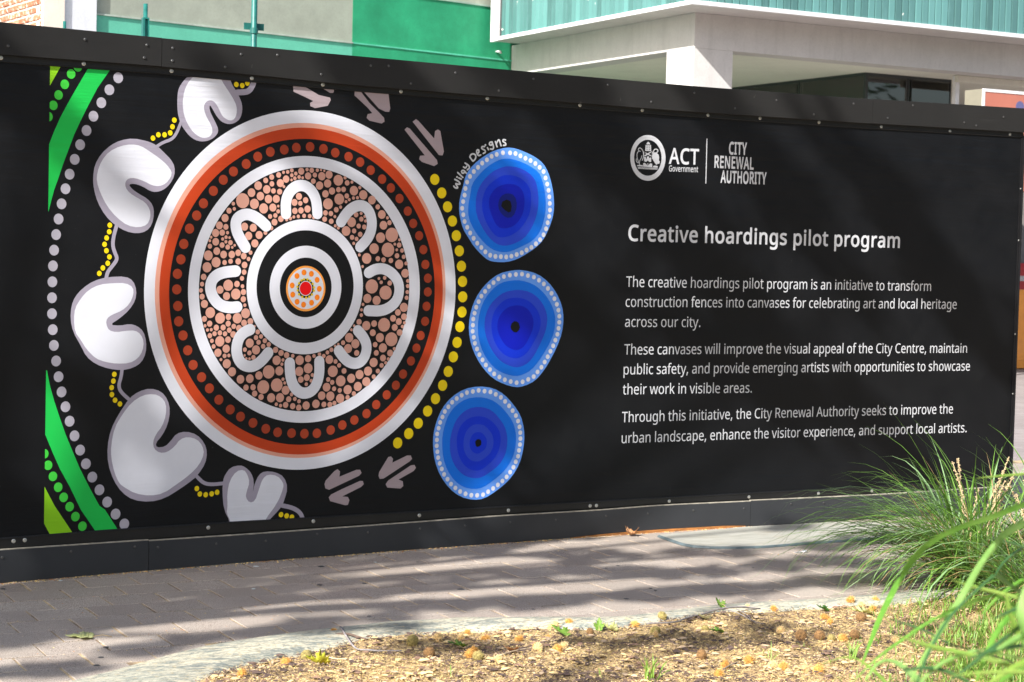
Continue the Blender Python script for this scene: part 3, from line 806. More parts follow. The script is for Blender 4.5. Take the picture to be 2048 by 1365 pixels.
def lay_text(body, glyphs, x0, y0, x1, y1, cap_px, name, cap=0.573, bold=0.0, each=True):
    """x0,y0 / x1,y1: sighted ends of the baseline; cap_px: capital height sighted at the left end"""
    A = fz(x0, y0); B = fz(x1, y1); T = fz(x0, y0-cap_px)
    zs = (T[1]-A[1])/(cap+0.002*bold)
    pen = 0; pts = []
    minx = None; maxx = 0
    lay = []
    for ch in body:
        g = glyphs[ch]
        for l in g[1:]:
            xs = l[0::2]
            lo, hi = pen+min(xs), pen+max(xs)
            minx = lo if minx is None else min(minx, lo); maxx = max(maxx, hi)
        lay.append((pen, g)); pen += g[0]+bold*1.5
    ink = Ink()
    wx = B[0]-A[0]
    for ch, (pen, g) in zip(body, lay):
        loops = []
        if ch == ' ' and not each:
            if ink.items: ink.build(name, banner)
            ink = Ink()
        for l in g[1:]:
            q = []
            for x, y in (embolden(list(zip(l[0::2], l[1::2])), bold) if bold else zip(l[0::2], l[1::2])):
                f = (pen+x-minx)/(maxx-minx)
                X = A[0]+wx*f; Z = A[1]+(B[1]-A[1])*f + (y+bold)/1000*zs
                q.append((X, Z))
            loops.append(q)
        sa = lambda l: sum(l[i-1][0]*l[i][1]-l[i][0]*l[i-1][1] for i in range(len(l)))
        outs = [l for l in loops if sa(l) < 0]; holes = [l for l in loops if sa(l) >= 0]
        for o_ in outs:
            x0_, x1_ = min(q[0] for q in o_), max(q[0] for q in o_); z0_, z1_ = min(q[1] for q in o_), max(q[1] for q in o_)
            ink.poly(o_, 'text', 1, [h for h in holes if x0_ < h[0][0] < x1_ and z0_ < h[0][1] < z1_])
    if each: ink.build_each(name, banner)
    else: ink.build(name, banner)
GLYPHS_REGULAR={" ":[209],",":[215,[154,84,85,-103,33,-103,73,93,148,93]],".":[215,[58,43,61,69,72,85,88,94,107,97,126,94,142,85,153,69,157,43,153,18,142,2,126,-8,107,-11,88,-8,72,2,61,18]],"A":[512,[437,0,368,177,141,177,73,0,0,0,224,575,289,575,512,0],[255,500,165,241,346,241]],"C":[507,[323,517,280,513,241,502,206,482,178,456,155,423,139,383,129,337,125,286,131,220,147,164,175,117,213,83,262,62,322,55,359,57,394,62,460,78,460,15,427,5,393,-2,356,-7,312,-8,232,1,166,28,115,72,78,131,56,203,49,287,53,349,67,406,89,456,120,499,159,534,206,559,261,575,324,581,367,578,409,572,448,561,482,547,453,486,394,508,360,515]],"R":[499,[236,573,301,568,353,555,393,532,422,500,439,460,444,410,440,368,427,334,408,306,385,285,358,269,330,257,487,0,403,0,264,237,150,237,150,0,78,0,78,573],[232,510,150,510,150,298,236,298,296,304,338,325,362,359,370,407,366,440,355,467,336,486,310,500,275,507]],"T":[446,[259,0,187,0,187,509,8,509,8,573,437,573,437,509,259,509]],"a":[450,[231,437,299,428,347,403,376,358,385,293,385,0,334,0,320,61,317,61,298,40,279,22,258,9,234,-1,206,-6,172,-8,136,-5,103,6,75,23,55,48,41,80,37,119,50,176,87,219,152,245,243,257,316,259,316,285,310,330,293,359,265,375,227,380,194,378,163,370,106,347,84,400,115,414,151,426,190,434],[252,208,184,200,141,182,118,155,110,119,115,87,132,66,157,53,188,49,238,56,279,79,306,117,315,172,315,210]],"b":[493,[135,373,139,373,161,398,189,419,226,432,272,437,344,423,401,381,437,312,449,215,444,147,427,91,400,48,365,17,322,-2,272,-8,226,-3,189,10,161,31,139,55,133,55,119,0,68,0,68,609,139,609],[260,379,219,374,188,361,165,339,150,308,142,268,145,144,165,93,202,61,261,51,312,61,348,93,369,145,376,216,369,287,348,338,311,368]],"c":[385,[241,-8,187,-2,139,15,99,45,69,87,50,143,44,213,51,284,71,342,102,385,142,415,191,432,245,438,278,436,309,431,336,424,358,415,337,356,267,374,244,376,204,371,172,358,148,335,131,303,120,263,117,213,120,166,131,126,148,94,172,71,202,58,240,53,273,55,302,60,351,78,351,15,328,5,304,-2,275,-7]],"d":[493,[221,-8,148,6,92,48,56,117,44,214,56,311,93,381,149,424,221,438,253,436,280,429,303,420,323,407,340,391,354,374,359,374,354,609,425,609,425,0,368,0,358,58,354,58,340,40,323,24,303,11,279,1,252,-6],[232,51,290,60,328,88,348,135,349,284,329,336,291,369,231,379,181,368,146,334,124,281,117,213,124,144,146,93,181,61]],"e":[452,[234,438,286,432,329,414,364,385,390,346,406,299,411,244,411,201,117,201,127,137,154,90,197,62,254,52,293,54,327,60,359,69,392,82,392,20,359,8,327,-1,292,-6,251,-8,194,-2,143,17,101,48,70,91,51,146,44,212,50,277,68,333,96,378,134,411,181,431],[233,380,188,372,154,348,130,309,119,257,338,257,335,292,326,322,312,346,292,364,266,376]],"f":[276,[266,375,158,375,158,0,87,0,87,375,12,375,12,408,87,432,87,457,92,507,104,547,124,577,152,597,186,609,227,613,252,612,310,599,292,544,228,556,197,550,175,532,162,502,158,458,158,430,266,430]],"g":[493,[221,438,261,434,297,422,329,402,355,373,359,373,369,430,425,430,425,-7,420,-63,404,-109,378,-146,341,-172,293,-187,233,-192,188,-191,147,-186,110,-177,78,-165,78,-100,111,-114,149,-125,191,-132,237,-134,286,-126,324,-101,347,-63,355,-13,358,57,354,57,329,28,299,8,263,-4,221,-8,147,7,91,51,56,121,44,214,56,306,91,377,147,423],[230,379,197,374,169,359,147,336,130,303,120,262,117,213,124,143,146,92,182,60,232,50,262,52,288,58,309,69,326,85,340,105,349,131,354,161,353,267,343,309,326,340,302,362,270,374]],"h":[496,[135,370,140,370,155,391,174,407,196,420,221,429,247,435,273,437,321,433,360,421,391,400,413,370,426,330,431,280,431,0,361,0,361,275,355,321,338,353,308,372,265,379,222,374,189,360,166,338,150,308,142,269,139,222,139,0,68,0,68,609,139,609]],"i":[207,[139,430,139,0,68,0,68,430],[104,591,119,588,133,580,142,566,145,546,142,526,133,512,119,504,104,501,88,504,75,512,66,526,63,546,66,566,75,580,88,588]],"k":[428,[135,221,138,221,326,430,409,430,235,246,421,0,336,0,187,200,138,158,138,0,68,0,68,609,138,609]],"l":[207,[139,0,68,0,68,609,139,609]],"m":[750,[540,438,603,429,649,401,676,352,685,280,685,0,615,0,615,277,610,321,594,353,567,372,528,379,474,369,438,342,418,298,411,237,411,0,342,0,342,277,339,308,332,333,320,353,303,367,281,376,253,379,215,374,185,360,164,338,150,308,141,269,139,223,139,0,68,0,68,430,125,430,136,371,140,371,155,392,173,409,194,422,217,431,241,436,266,438,312,433,349,420,378,398,398,366,402,366,427,398,461,420,499,433]],"n":[496,[275,438,343,429,391,401,421,352,431,280,431,0,361,0,361,275,355,321,338,353,308,372,265,379,204,368,166,338,146,289,139,223,139,0,68,0,68,430,125,430,136,371,140,371,156,392,175,409,198,422,222,431,248,436]],"o":[485,[442,216,438,165,428,121,411,82,388,51,359,25,324,7,285,-4,241,-8,200,-4,163,7,129,25,100,51,77,82,59,121,48,165,44,216,50,282,68,336,97,380,137,412,186,431,244,438,299,431,347,412,387,380,417,336,436,282],[117,216,120,169,130,128,147,95,172,71,203,56,243,51,282,56,314,71,339,95,356,128,366,169,369,216,365,263,355,303,338,335,314,359,282,374,242,379,185,368,147,335,124,284]],"p":[493,[273,438,344,424,401,383,437,313,449,216,444,148,427,93,401,49,365,17,322,-2,272,-8,241,-6,213,1,190,11,170,24,153,38,139,55,134,55,139,-192,68,-192,68,430,126,430,136,371,139,371,153,389,170,405,189,419,213,429,240,436],[260,379,221,374,190,362,167,342,152,313,142,275,142,167,150,126,165,93,188,70,220,55,261,51,297,56,326,72,348,98,364,131,373,171,376,217,369,283,348,334,311,367]],"r":[331,[319,433,310,368,240,371,217,363,195,351,176,334,161,313,149,289,141,261,139,229,139,0,68,0,68,430,126,430,134,351,137,351,152,374,170,395,191,413,214,426,240,435]],"s":[384,[348,119,343,80,327,49,302,24,268,6,226,-4,176,-8,135,-6,99,-1,68,8,42,19,42,83,70,71,104,60,141,52,178,49,224,53,256,66,274,86,280,112,278,128,271,141,259,154,239,167,212,180,135,212,103,228,76,245,57,266,45,292,41,324,52,372,85,408,137,430,202,438,240,436,275,430,308,421,339,409,315,353,258,372,228,378,197,380,159,377,131,366,114,350,108,328,111,312,119,298,133,286,154,274,257,231,289,215,314,197,333,176,344,150]],"t":[289,[212,50,272,59,272,5,200,-8,167,-5,138,4,112,20,91,44,78,79,74,125,74,375,13,375,13,409,75,437,103,528,144,528,144,430,269,430,269,375,144,375,144,127,149,93,163,69,185,54]],"u":[496,[427,430,427,0,370,0,359,57,356,57,340,36,321,20,298,8,273,-1,247,-6,220,-8,173,-4,134,8,103,29,81,59,68,99,63,148,63,430,135,430,135,153,141,108,158,76,188,57,230,51,273,55,306,69,330,91,345,121,354,160,357,206,357,430]],"v":[407,[163,0,0,430,75,430,201,63,204,63,332,430,407,430,244,0]],"w":[630,[316,357,313,357,207,1,127,1,9,431,82,431,169,73,172,73,277,431,354,431,457,74,460,74,549,431,621,431,502,1,419,1]],"x":[424,[170,220,22,430,102,430,213,268,322,430,402,430,253,220,410,0,330,0,213,172,94,0,14,0]],"y":[409,[1,430,76,430,205,68,209,68,333,430,409,430,224,-59,207,-97,188,-130,165,-156,138,-176,106,-188,67,-192,9,-186,9,-130,79,-132,99,-126,116,-114,130,-99,142,-80,174,-2]]}
GLYPHS_BOLD={" ":[209],"A":[512,[437,0,368,177,141,177,73,0,0,0,224,575,289,575,512,0],[255,500,165,241,346,241]],"C":[507,[323,517,280,513,241,502,206,482,178,456,155,423,139,383,129,337,125,286,131,220,147,164,175,117,213,83,262,62,322,55,359,57,394,62,460,78,460,15,427,5,393,-2,356,-7,312,-8,232,1,166,28,115,72,78,131,56,203,49,287,53,349,67,406,89,456,120,499,159,534,206,559,261,575,324,581,367,578,409,572,448,561,482,547,453,486,394,508,360,515]],"E":[446,[398,0,78,0,78,573,398,573,398,509,150,509,150,330,383,330,383,268,150,268,150,63,398,63]],"G":[584,[326,302,524,302,524,22,478,8,431,-1,380,-6,323,-8,241,1,173,28,120,71,81,130,57,202,49,286,58,370,84,442,127,500,186,544,259,571,346,581,392,578,437,572,478,561,516,547,489,484,457,497,421,508,382,515,342,517,278,510,225,489,181,455,150,409,131,353,124,286,130,222,146,166,175,119,216,84,270,62,340,55,452,68,452,238,326,238]],"H":[594,[516,0,443,0,443,267,150,267,150,0,78,0,78,573,150,573,150,330,443,330,443,573,516,573]],"I":[272,[239,0,32,0,32,42,99,57,99,515,32,531,32,573,239,573,239,531,172,515,172,57,239,42]],"L":[420,[78,0,78,573,150,573,150,64,400,64,400,0]],"N":[609,[532,0,447,0,141,476,138,476,144,0,78,0,78,573,161,573,467,99,470,99,464,573,532,573]],"O":[626,[577,287,573,224,561,166,540,116,510,73,473,38,428,13,375,-3,314,-8,251,-3,196,13,151,39,114,73,85,116,65,167,53,224,49,288,56,370,78,442,114,500,166,545,232,572,314,581,393,572,459,545,510,501,547,442,570,370],[125,287,130,220,145,163,171,117,207,83,255,62,314,55,373,62,420,83,456,117,481,163,496,220,501,287,490,384,456,457,398,503,314,518,255,511,207,490,171,457,145,411,130,354]],"R":[499,[236,573,301,568,353,555,393,532,422,500,439,460,444,410,440,368,427,334,408,306,385,285,358,269,330,257,487,0,403,0,264,237,150,237,150,0,78,0,78,573],[232,510,150,510,150,298,236,298,296,304,338,325,362,359,370,407,366,440,355,467,336,486,310,500,275,507]],"T":[446,[259,0,187,0,187,509,8,509,8,573,437,573,437,509,259,509]],"U":[586,[513,202,507,146,489,95,459,52,416,20,360,-1,290,-8,196,7,128,50,86,118,72,204,72,573,144,573,144,201,154,139,182,93,228,64,294,55,342,59,379,73,407,96,427,126,438,161,442,202,442,573,513,573]],"W":[746,[735,573,583,0,510,0,370,488,234,0,161,0,10,573,85,573,201,87,333,573,407,573,544,87,660,573]],"Y":[454,[227,291,376,573,454,573,263,222,263,0,191,0,191,219,0,573,79,573]],"a":[450,[231,437,299,428,347,403,376,358,385,293,385,0,334,0,320,61,317,61,298,40,279,22,258,9,234,-1,206,-6,172,-8,136,-5,103,6,75,23,55,48,41,80,37,119,50,176,87,219,152,245,243,257,316,259,316,285,310,330,293,359,265,375,227,380,194,378,163,370,106,347,84,400,115,414,151,426,190,434],[252,208,184,200,141,182,118,155,110,119,115,87,132,66,157,53,188,49,238,56,279,79,306,117,315,172,315,210]],"d":[493,[221,-8,148,6,92,48,56,117,44,214,56,311,93,381,149,424,221,438,253,436,280,429,303,420,323,407,340,391,354,374,359,374,354,609,425,609,425,0,368,0,358,58,354,58,340,40,323,24,303,11,279,1,252,-6],[232,51,290,60,328,88,348,135,349,284,329,336,291,369,231,379,181,368,146,334,124,281,117,213,124,144,146,93,181,61]],"e":[452,[234,438,286,432,329,414,364,385,390,346,406,299,411,244,411,201,117,201,127,137,154,90,197,62,254,52,293,54,327,60,359,69,392,82,392,20,359,8,327,-1,292,-6,251,-8,194,-2,143,17,101,48,70,91,51,146,44,212,50,277,68,333,96,378,134,411,181,431],[233,380,188,372,154,348,130,309,119,257,338,257,335,292,326,322,312,346,292,364,266,376]],"g":[493,[221,438,261,434,297,422,329,402,355,373,359,373,369,430,425,430,425,-7,420,-63,404,-109,378,-146,341,-172,293,-187,233,-192,188,-191,147,-186,110,-177,78,-165,78,-100,111,-114,149,-125,191,-132,237,-134,286,-126,324,-101,347,-63,355,-13,358,57,354,57,329,28,299,8,263,-4,221,-8,147,7,91,51,56,121,44,214,56,306,91,377,147,423],[230,379,197,374,169,359,147,336,130,303,120,262,117,213,124,143,146,92,182,60,232,50,262,52,288,58,309,69,326,85,340,105,349,131,354,161,353,267,343,309,326,340,302,362,270,374]],"h":[496,[135,370,140,370,155,391,174,407,196,420,221,429,247,435,273,437,321,433,360,421,391,400,413,370,426,330,431,280,431,0,361,0,361,275,355,321,338,353,308,372,265,379,222,374,189,360,166,338,150,308,142,269,139,222,139,0,68,0,68,609,139,609]],"i":[207,[139,430,139,0,68,0,68,430],[104,591,119,588,133,580,142,566,145,546,142,526,133,512,119,504,104,501,88,504,75,512,66,526,63,546,66,566,75,580,88,588]],"l":[207,[139,0,68,0,68,609,139,609]],"m":[750,[540,438,603,429,649,401,676,352,685,280,685,0,615,0,615,277,610,321,594,353,567,372,528,379,474,369,438,342,418,298,411,237,411,0,342,0,342,277,339,308,332,333,320,353,303,367,281,376,253,379,215,374,185,360,164,338,150,308,141,269,139,223,139,0,68,0,68,430,125,430,136,371,140,371,155,392,173,409,194,422,217,431,241,436,266,438,312,433,349,420,378,398,398,366,402,366,427,398,461,420,499,433]],"n":[496,[275,438,343,429,391,401,421,352,431,280,431,0,361,0,361,275,355,321,338,353,308,372,265,379,204,368,166,338,146,289,139,223,139,0,68,0,68,430,125,430,136,371,140,371,156,392,175,409,198,422,222,431,248,436]],"o":[485,[442,216,438,165,428,121,411,82,388,51,359,25,324,7,285,-4,241,-8,200,-4,163,7,129,25,100,51,77,82,59,121,48,165,44,216,50,282,68,336,97,380,137,412,186,431,244,438,299,431,347,412,387,380,417,336,436,282],[117,216,120,169,130,128,147,95,172,71,203,56,243,51,282,56,314,71,339,95,356,128,366,169,369,216,365,263,355,303,338,335,314,359,282,374,242,379,185,368,147,335,124,284]],"p":[493,[273,438,344,424,401,383,437,313,449,216,444,148,427,93,401,49,365,17,322,-2,272,-8,241,-6,213,1,190,11,170,24,153,38,139,55,134,55,139,-192,68,-192,68,430,126,430,136,371,139,371,153,389,170,405,189,419,213,429,240,436],[260,379,221,374,190,362,167,342,152,313,142,275,142,167,150,126,165,93,188,70,220,55,261,51,297,56,326,72,348,98,364,131,373,171,376,217,369,283,348,334,311,367]],"r":[331,[319,433,310,368,240,371,217,363,195,351,176,334,161,313,149,289,141,261,139,229,139,0,68,0,68,430,126,430,134,351,137,351,152,374,170,395,191,413,214,426,240,435]],"s":[384,[348,119,343,80,327,49,302,24,268,6,226,-4,176,-8,135,-6,99,-1,68,8,42,19,42,83,70,71,104,60,141,52,178,49,224,53,256,66,274,86,280,112,278,128,271,141,259,154,239,167,212,180,135,212,103,228,76,245,57,266,45,292,41,324,52,372,85,408,137,430,202,438,240,436,275,430,308,421,339,409,315,353,258,372,228,378,197,380,159,377,131,366,114,350,108,328,111,312,119,298,133,286,154,274,257,231,289,215,314,197,333,176,344,150]],"t":[289,[212,50,272,59,272,5,200,-8,167,-5,138,4,112,20,91,44,78,79,74,125,74,375,13,375,13,409,75,437,103,528,144,528,144,430,269,430,269,375,144,375,144,127,149,93,163,69,185,54]],"v":[407,[163,0,0,430,75,430,201,63,204,63,332,430,407,430,244,0]]}
TEXT = [("The creative hoardings pilot program is an initiative to transform", 1252, 574.2, 1861.8, 582.4, 21.1),
 ("construction fences into canvases for celebrating art and local heritage", 1250.9, 614.1, 1913, 618.3, 21.0),
 ("across our city.", 1249.7, 654.2, 1400.4, 654.7, 20.9),
 ("These canvases will improve the visual appeal of the City Centre, maintain", 1248.2, 709.7, 1933.6, 706, 20.8),
 ("public safety, and provide emerging artists with opportunities to showcase", 1247, 749.5, 1939.4, 741.7, 20.8),
 ("their work in visible areas.", 1245.2, 789.5, 1503.4, 785.7, 20.8),
 ("Through this initiative, the City Renewal Authority seeks to improve the", 1243.4, 845.2, 1905.5, 827.3, 20.8),
 ("urban landscape, enhance the visitor experience, and support local artists.", 1243, 887, 1932.8, 865, 20.8)]
for b_, x0, y0, x1, y1, c in TEXT: lay_text(b_, GLYPHS_REGULAR, x0, y0, x1, y1, c, 'printed_word', bold=0, each=False)
lay_text("Creative hoardings pilot program", GLYPHS_BOLD, 1257, 482.6, 1798.7, 496.7, 33.2, 'heading_letter', bold=19)
lay_text("ACT", GLYPHS_BOLD, 1338, 328.4, 1396.7, 330.2, 32.4, 'logo_letter', bold=20)
lay_text("Government", GLYPHS_REGULAR if False else GLYPHS_BOLD, 1337.7, 343.2, 1395.8, 345, 12.0, 'logo_letter', bold=8)
lay_text("CITY", GLYPHS_BOLD, 1458, 309.8, 1492.8, 311, 26, 'logo_letter', bold=32)
lay_text("RENEWAL", GLYPHS_BOLD, 1429, 336.4, 1506.4, 340.4, 25.4, 'logo_letter', bold=32)
lay_text("AUTHORITY", GLYPHS_BOLD, 1441.3, 366.4, 1531.9, 370, 25.6, 'logo_letter', bold=32)

ink = Ink()
ink.poly(P([(1413, 277.8), (1414.6, 277.8), (1412.3, 367.5), (1410.7, 367.5)]), 'text', 1)
ink.poly(ring_pts(1260.4, 1330.9, 270.5, 362, 64), 'text', 1, [ring_pts(1268, 1323, 280, 352, 64)])
CE = lambda p: crop(12.41, 1260, 260, p)
def st(pts, w=0.0032): ink.poly(stroke(smooth_line(P(CE(pts)), 1), w, 4), 'text', 1)
for p in ([(415,330),(450,295),(490,330),(500,365),(405,360)], [(385,375),(520,380),(525,530),(375,525)], [(360,565),(400,570),(530,640),(530,665),(420,610)], [(545,545),(480,590),(380,660),(350,640),(430,590),(520,540)],
          [(355,670),(390,680),(395,720),(415,722),(420,665),(470,660),(470,700),(490,702),(490,690),(525,695),(522,800),(480,800),(440,760),(405,795),(358,790)],
          [(325,830),(365,820),(440,890),(500,835),(550,840),(550,935),(325,915)],
          [(600,560),(660,570),(710,620),(722,690),(715,760),(740,790),(720,850),(690,840),(660,870),(640,860),(580,770),(550,700),(555,620)],
          [(170,880),(240,870),(310,880),(330,915),(680,945),(690,905),(640,890),(590,890),(560,930),(180,905)],
          [(190,925),(690,955),(680,992),(195,968)], [(425,850),(440,830),(455,850),(440,872)]):
    ink.poly(P(CE(p)), 'text', 1)
ink.build_each('emblem_piece', banner)
ink = Ink()
def st(pts, w=0.0032, mat='text', lv=2): ink.poly(stroke(smooth_line(P(CE(pts)), 1), w, 4), mat, lv)
st([(565,590),(590,500),(640,475),(690,500),(690,545),(650,570)], 0.006)
st([(250,540),(200,510),(215,455),(260,450),(310,500),(335,590),(325,700),(300,760)], 0.0038)
st([(215,520),(170,590),(170,680),(200,780),(235,860)], 0.0038)
st([(290,640),(275,710),(240,760),(230,820)], 0.0034)
st([(160,720),(150,780),(190,820)], 0.004)
st([(340,540),(350,780)], 0.0022); st([(545,530),(550,720)], 0.0022)
for y in (400, 445, 490): st([(410, y), (430, y+2)], 0.0028, 'blackink', 3); st([(470, y+2), (490, y+4)], 0.0028, 'blackink', 3)
st([(195,948),(680,975)], 0.0016, 'blackink', 3)
ink.build('emblem_linework', banner)

# ------------------------------------------------------------------ ground
def paver_mat():
    mt, t, b = nt('brick_paver')
    oi = t.nodes.new('ShaderNodeObjectInfo')
    v = texco(t, 'Object', (1, 1, 1))
    tone = ramp(t, oi.outputs['Random'], [(0.0, (0.33, 0.27, 0.225)), (0.3, (0.46, 0.385, 0.325)), (0.55, (0.39, 0.325, 0.27)), (0.8, (0.50, 0.425, 0.355)), (1.0, (0.42, 0.34, 0.285))])
    gtc = t.nodes.new('ShaderNodeNewGeometry')
    f = noise_n(t, gtc.outputs['Position'], 9, 6, 0.7)
    g = noise_n(t, gtc.outputs['Position'], 260, 3, 0.7)
    c = mixc(t, ramp(t, f, [(0.35, 0.0), (0.7, 0.45)]), tone, (0.46, 0.415, 0.36))
    c = mixc(t, ramp(t, g, [(0.42, 0.85), (0.50, 0.0)]), c, (0.085, 0.072, 0.065))
    c = mixc(t, ramp(t, g, [(0.60, 0.0), (0.72, 0.5)]), c, (0.42, 0.36, 0.33))
    d = noise_n(t, gtc.outputs['Position'], 2.2, 3, 0.5)
    c = mixc(t, ramp(t, d, [(0.42, 0.0), (0.66, 0.55)]), c, (0.28, 0.24, 0.205))
    t.links.new(c, b.inputs['Base Color'])
    b.inputs['Roughness'].default_value = 0.8
    b.inputs['Specular IOR Level'].default_value = 0.15
    bump(t, b, g, 0.6, 0.0016)
    return mt
M['paver'] = paver_mat()
def joint_mat():
    mt, t, b = nt('joint_sand')
    g = t.nodes.new('ShaderNodeNewGeometry')
    f = noise_n(t, g.outputs['Position'], 7, 4, 0.6)
    h = noise_n(t, g.outputs['Position'], 220, 3, 0.7)
    c = mixc(t, ramp(t, f, [(0.40, 0.0), (0.60, 1.0)]), (0.22, 0.15, 0.09), (0.66, 0.50, 0.28))
    c = mixc(t, ramp(t, h, [(0.4, 0.5), (0.6, 0.0)]), c, (0.07, 0.05, 0.035))
    t.links.new(c, b.inputs['Base Color']); b.inputs['Roughness'].default_value = 0.95
    bump(t, b, h, 0.6, 0.002)
    return mt
M['joint'] = joint_mat()

def far_paving():
    mt, t, b = nt('far_paving')
    g = t.nodes.new('ShaderNodeNewGeometry')
    br = t.nodes.new('ShaderNodeTexBrick')
    br.inputs['Scale'].default_value = 1.0
    br.inputs['Brick Width'].default_value = 0.238; br.inputs['Row Height'].default_value = 0.207
    br.inputs['Mortar Size'].default_value = 0.004
    br.inputs['Color1'].default_value = (0.25, 0.21, 0.20, 1); br.inputs['Color2'].default_value = (0.31, 0.265, 0.25, 1); br.inputs['Mortar'].default_value = (0.16, 0.12, 0.09, 1)
    t.links.new(g.outputs['Position'], br.inputs['Vector'])
    f = noise_n(t, g.outputs['Position'], 1.4, 5, 0.6)
    c = mixc(t, ramp(t, f, [(0.35, 0.0), (0.7, 0.4)]), br.outputs['Color'], (0.20, 0.18, 0.17))
    t.links.new(c, b.inputs['Base Color']); b.inputs['Roughness'].default_value = 0.85
    bump(t, b, noise_n(t, g.outputs['Position'], 120, 3), 0.3, 0.002)
    return mt
gm = MB(); gm.quad((-150, -150, -0.014), (170, -150, -0.014), (170, 170, -0.014), (-150, 170, -0.014))
setp(gm.build('ground', far_paving()), 'purple brown paved ground reaching past the end of the hoarding', None, None, 'structure')

# kerb outline (outer = paving side, inner = garden side), sighted on the ground
KO = [(-420, 1540), (-120, 1452), (40, 1397), (137, 1363), (219, 1345), (301, 1321), (410, 1293), (495, 1279), (600, 1264.5), (700, 1253.5), (807, 1243), (900, 1238), (1000, 1236), (1120, 1236.5), (1200, 1237), (1238, 1236.5), (1275, 1232), (1330, 1224), (1403, 1214), (1480, 1208), (1549, 1204), (1641, 1199.5), (1765, 1190), (1905, 1178), (2060, 1163), (2300, 1140), (2800, 1095), (3600, 1040)]
KI = [(-150, 1640), (60, 1500), (260, 1410), (386, 1366), (427, 1348), (478, 1324), (564, 1304), (640, 1291), (722, 1278), (800, 1267), (876, 1259), (960, 1254), (1040, 1251), (1115, 1249), (1180, 1250), (1256, 1246), (1340, 1236), (1420, 1228), (1512, 1221), (1622, 1214), (1765, 1204), (1905, 1191), (2060, 1175), (2300, 1151), (2800, 1103), (3600, 1046)]
def resample_open(pts, n):
    d = [0]
    for a, b in zip(pts[:-1], pts[1:]): d.append(d[-1]+(Vector(b)-Vector(a)).length)
    out = []; j = 0
    for k in range(n):
        s = d[-1]*k/(n-1)
        while j < len(d)-2 and d[j+1] < s: j += 1
        f = (s-d[j])/(d[j+1]-d[j]); out.append(Vector(pts[j]).lerp(Vector(pts[j+1]), f))
    return out
def smooth3(pts, it):
    for _ in range(it):
        q = [pts[0]]
        for a, b in zip(pts[:-1], pts[1:]): q += [a.lerp(b, .25), a.lerp(b, .75)]
        q.append(pts[-1]); pts = q
    return pts
NK = 400
KOW = resample_open(smooth3([on_z(x, y, 0.012) for x, y in KO], 2), NK)
KIW0 = smooth3([on_z(x, y, 0.022) for x, y in KI], 2)
# pair every outer point with the nearest inner point
KIW = []
for p in KOW:
    best = None
    for a, b in zip(KIW0[:-1], KIW0[1:]):
        d = b-a; t_ = max(0, min(1, (p-a).dot(d)/max(d.length_squared, 1e-9))); q = a+d*t_
        dd = (q.xy-p.xy).length
        if best is None or dd < best[0]: best = (dd, q)
    KIW.append(best[1])
def kerb_mat():
    mt, t, b = nt('worn_concrete_kerb')
    g = t.nodes.new('ShaderNodeNewGeometry')
    mp = t.nodes.new('ShaderNodeMapping'); mp.inputs['Scale'].default_value = (0.28, 1.0, 1.0); mp.inputs['Rotation'].default_value = (0, 0, math.radians(25))
    t.links.new(g.outputs['Position'], mp.inputs[0])
    a = noise_n(t, mp.outputs[0], 26, 9, 0.78, 0.8)
    bb = noise_n(t, mp.outputs[0], 5, 5, 0.6)
    c = mixc(t, ramp(t, a, [(0.46, 0.0), (0.56, 1.0)]), (0.60, 0.54, 0.40), (0.24, 0.255, 0.225))
    c = mixc(t, ramp(t, bb, [(0.42, 0.0), (0.62, 0.45)]), c, (0.42, 0.42, 0.34))
    c = mixc(t, ramp(t, noise_n(t, g.outputs['Position'], 34, 5, 0.75), [(0.56, 0.0), (0.64, 0.55)]), c, (0.50, 0.37, 0.18))
    t.links.new(c, b.inputs['Base Color']); b.inputs['Roughness'].default_value = 0.9
    b.inputs['Specular IOR Level'].default_value = 0.1
    gr = noise_n(t, mp.outputs[0], 150, 5, 0.8, 0.4)
    c = mixc(t, ramp(t, gr, [(0.40, 0.85), (0.50, 0.0)]), c, (0.10, 0.12, 0.115))
    c = mixc(t, ramp(t, gr, [(0.56, 0.0), (0.66, 0.7)]), c, (0.62, 0.58, 0.46))
    t.links.new(c, b.inputs['Base Color'])
    bump(t, b, gr, 0.9, 0.004)
    return mt
v, f = [], []
PR = [(0.0, -0.02), (0.004, 0.006), (0.03, 0.017), (0.22, 0.024), (0.45, 0.027), (0.68, 0.026), (0.9, 0.020), (1.0, 0.008), (1.06, -0.01)]
for i, (p, q) in enumerate(zip(KOW, KIW)):
    for s, z in PR:
        w = p.lerp(q, s)
        n_ = noise.noise(Vector((w.x*6, w.y*6, 3.1)))*0.0035
        v.append((w.x, w.y, z+(n_ if z > 0.01 else 0)))
k_ = len(PR)
for i in range(NK-1):
    for s in range(k_-1): f.append((i*k_+s, i*k_+s+1, (i+1)*k_+s+1, (i+1)*k_+s))
kerb = mesh_obj('kerb', v, f, kerb_mat(), None, (KOW[150].x, KOW[150].y, 0), smooth=True)
setp(kerb, 'curved worn concrete kerb in cream and blue grey between paving and mulch', 'kerb')

def kerb_y(x):
    """y of the kerb's outer line at x"""
    for a, b in zip(KOW[:-1], KOW[1:]):
        if (a.x-x)*(b.x-x) <= 0 and abs(a.x-b.x) > 1e-6:
            return a.y+(b.y-a.y)*(x-a.x)/(b.x-a.x)
    return KOW[0].y if x < KOW[0].x else KOW[-1].y
def kerb_in_y(x):
    for a, b in zip(KIW[:-1], KIW[1:]):
        if (a.x-x)*(b.x-x) <= 0 and abs(a.x-b.x) > 1e-6:
            return a.y+(b.y-a.y)*(x-a.x)/(b.x-a.x)
    return KIW[0].y if x < KIW[0].x else KIW[-1].y

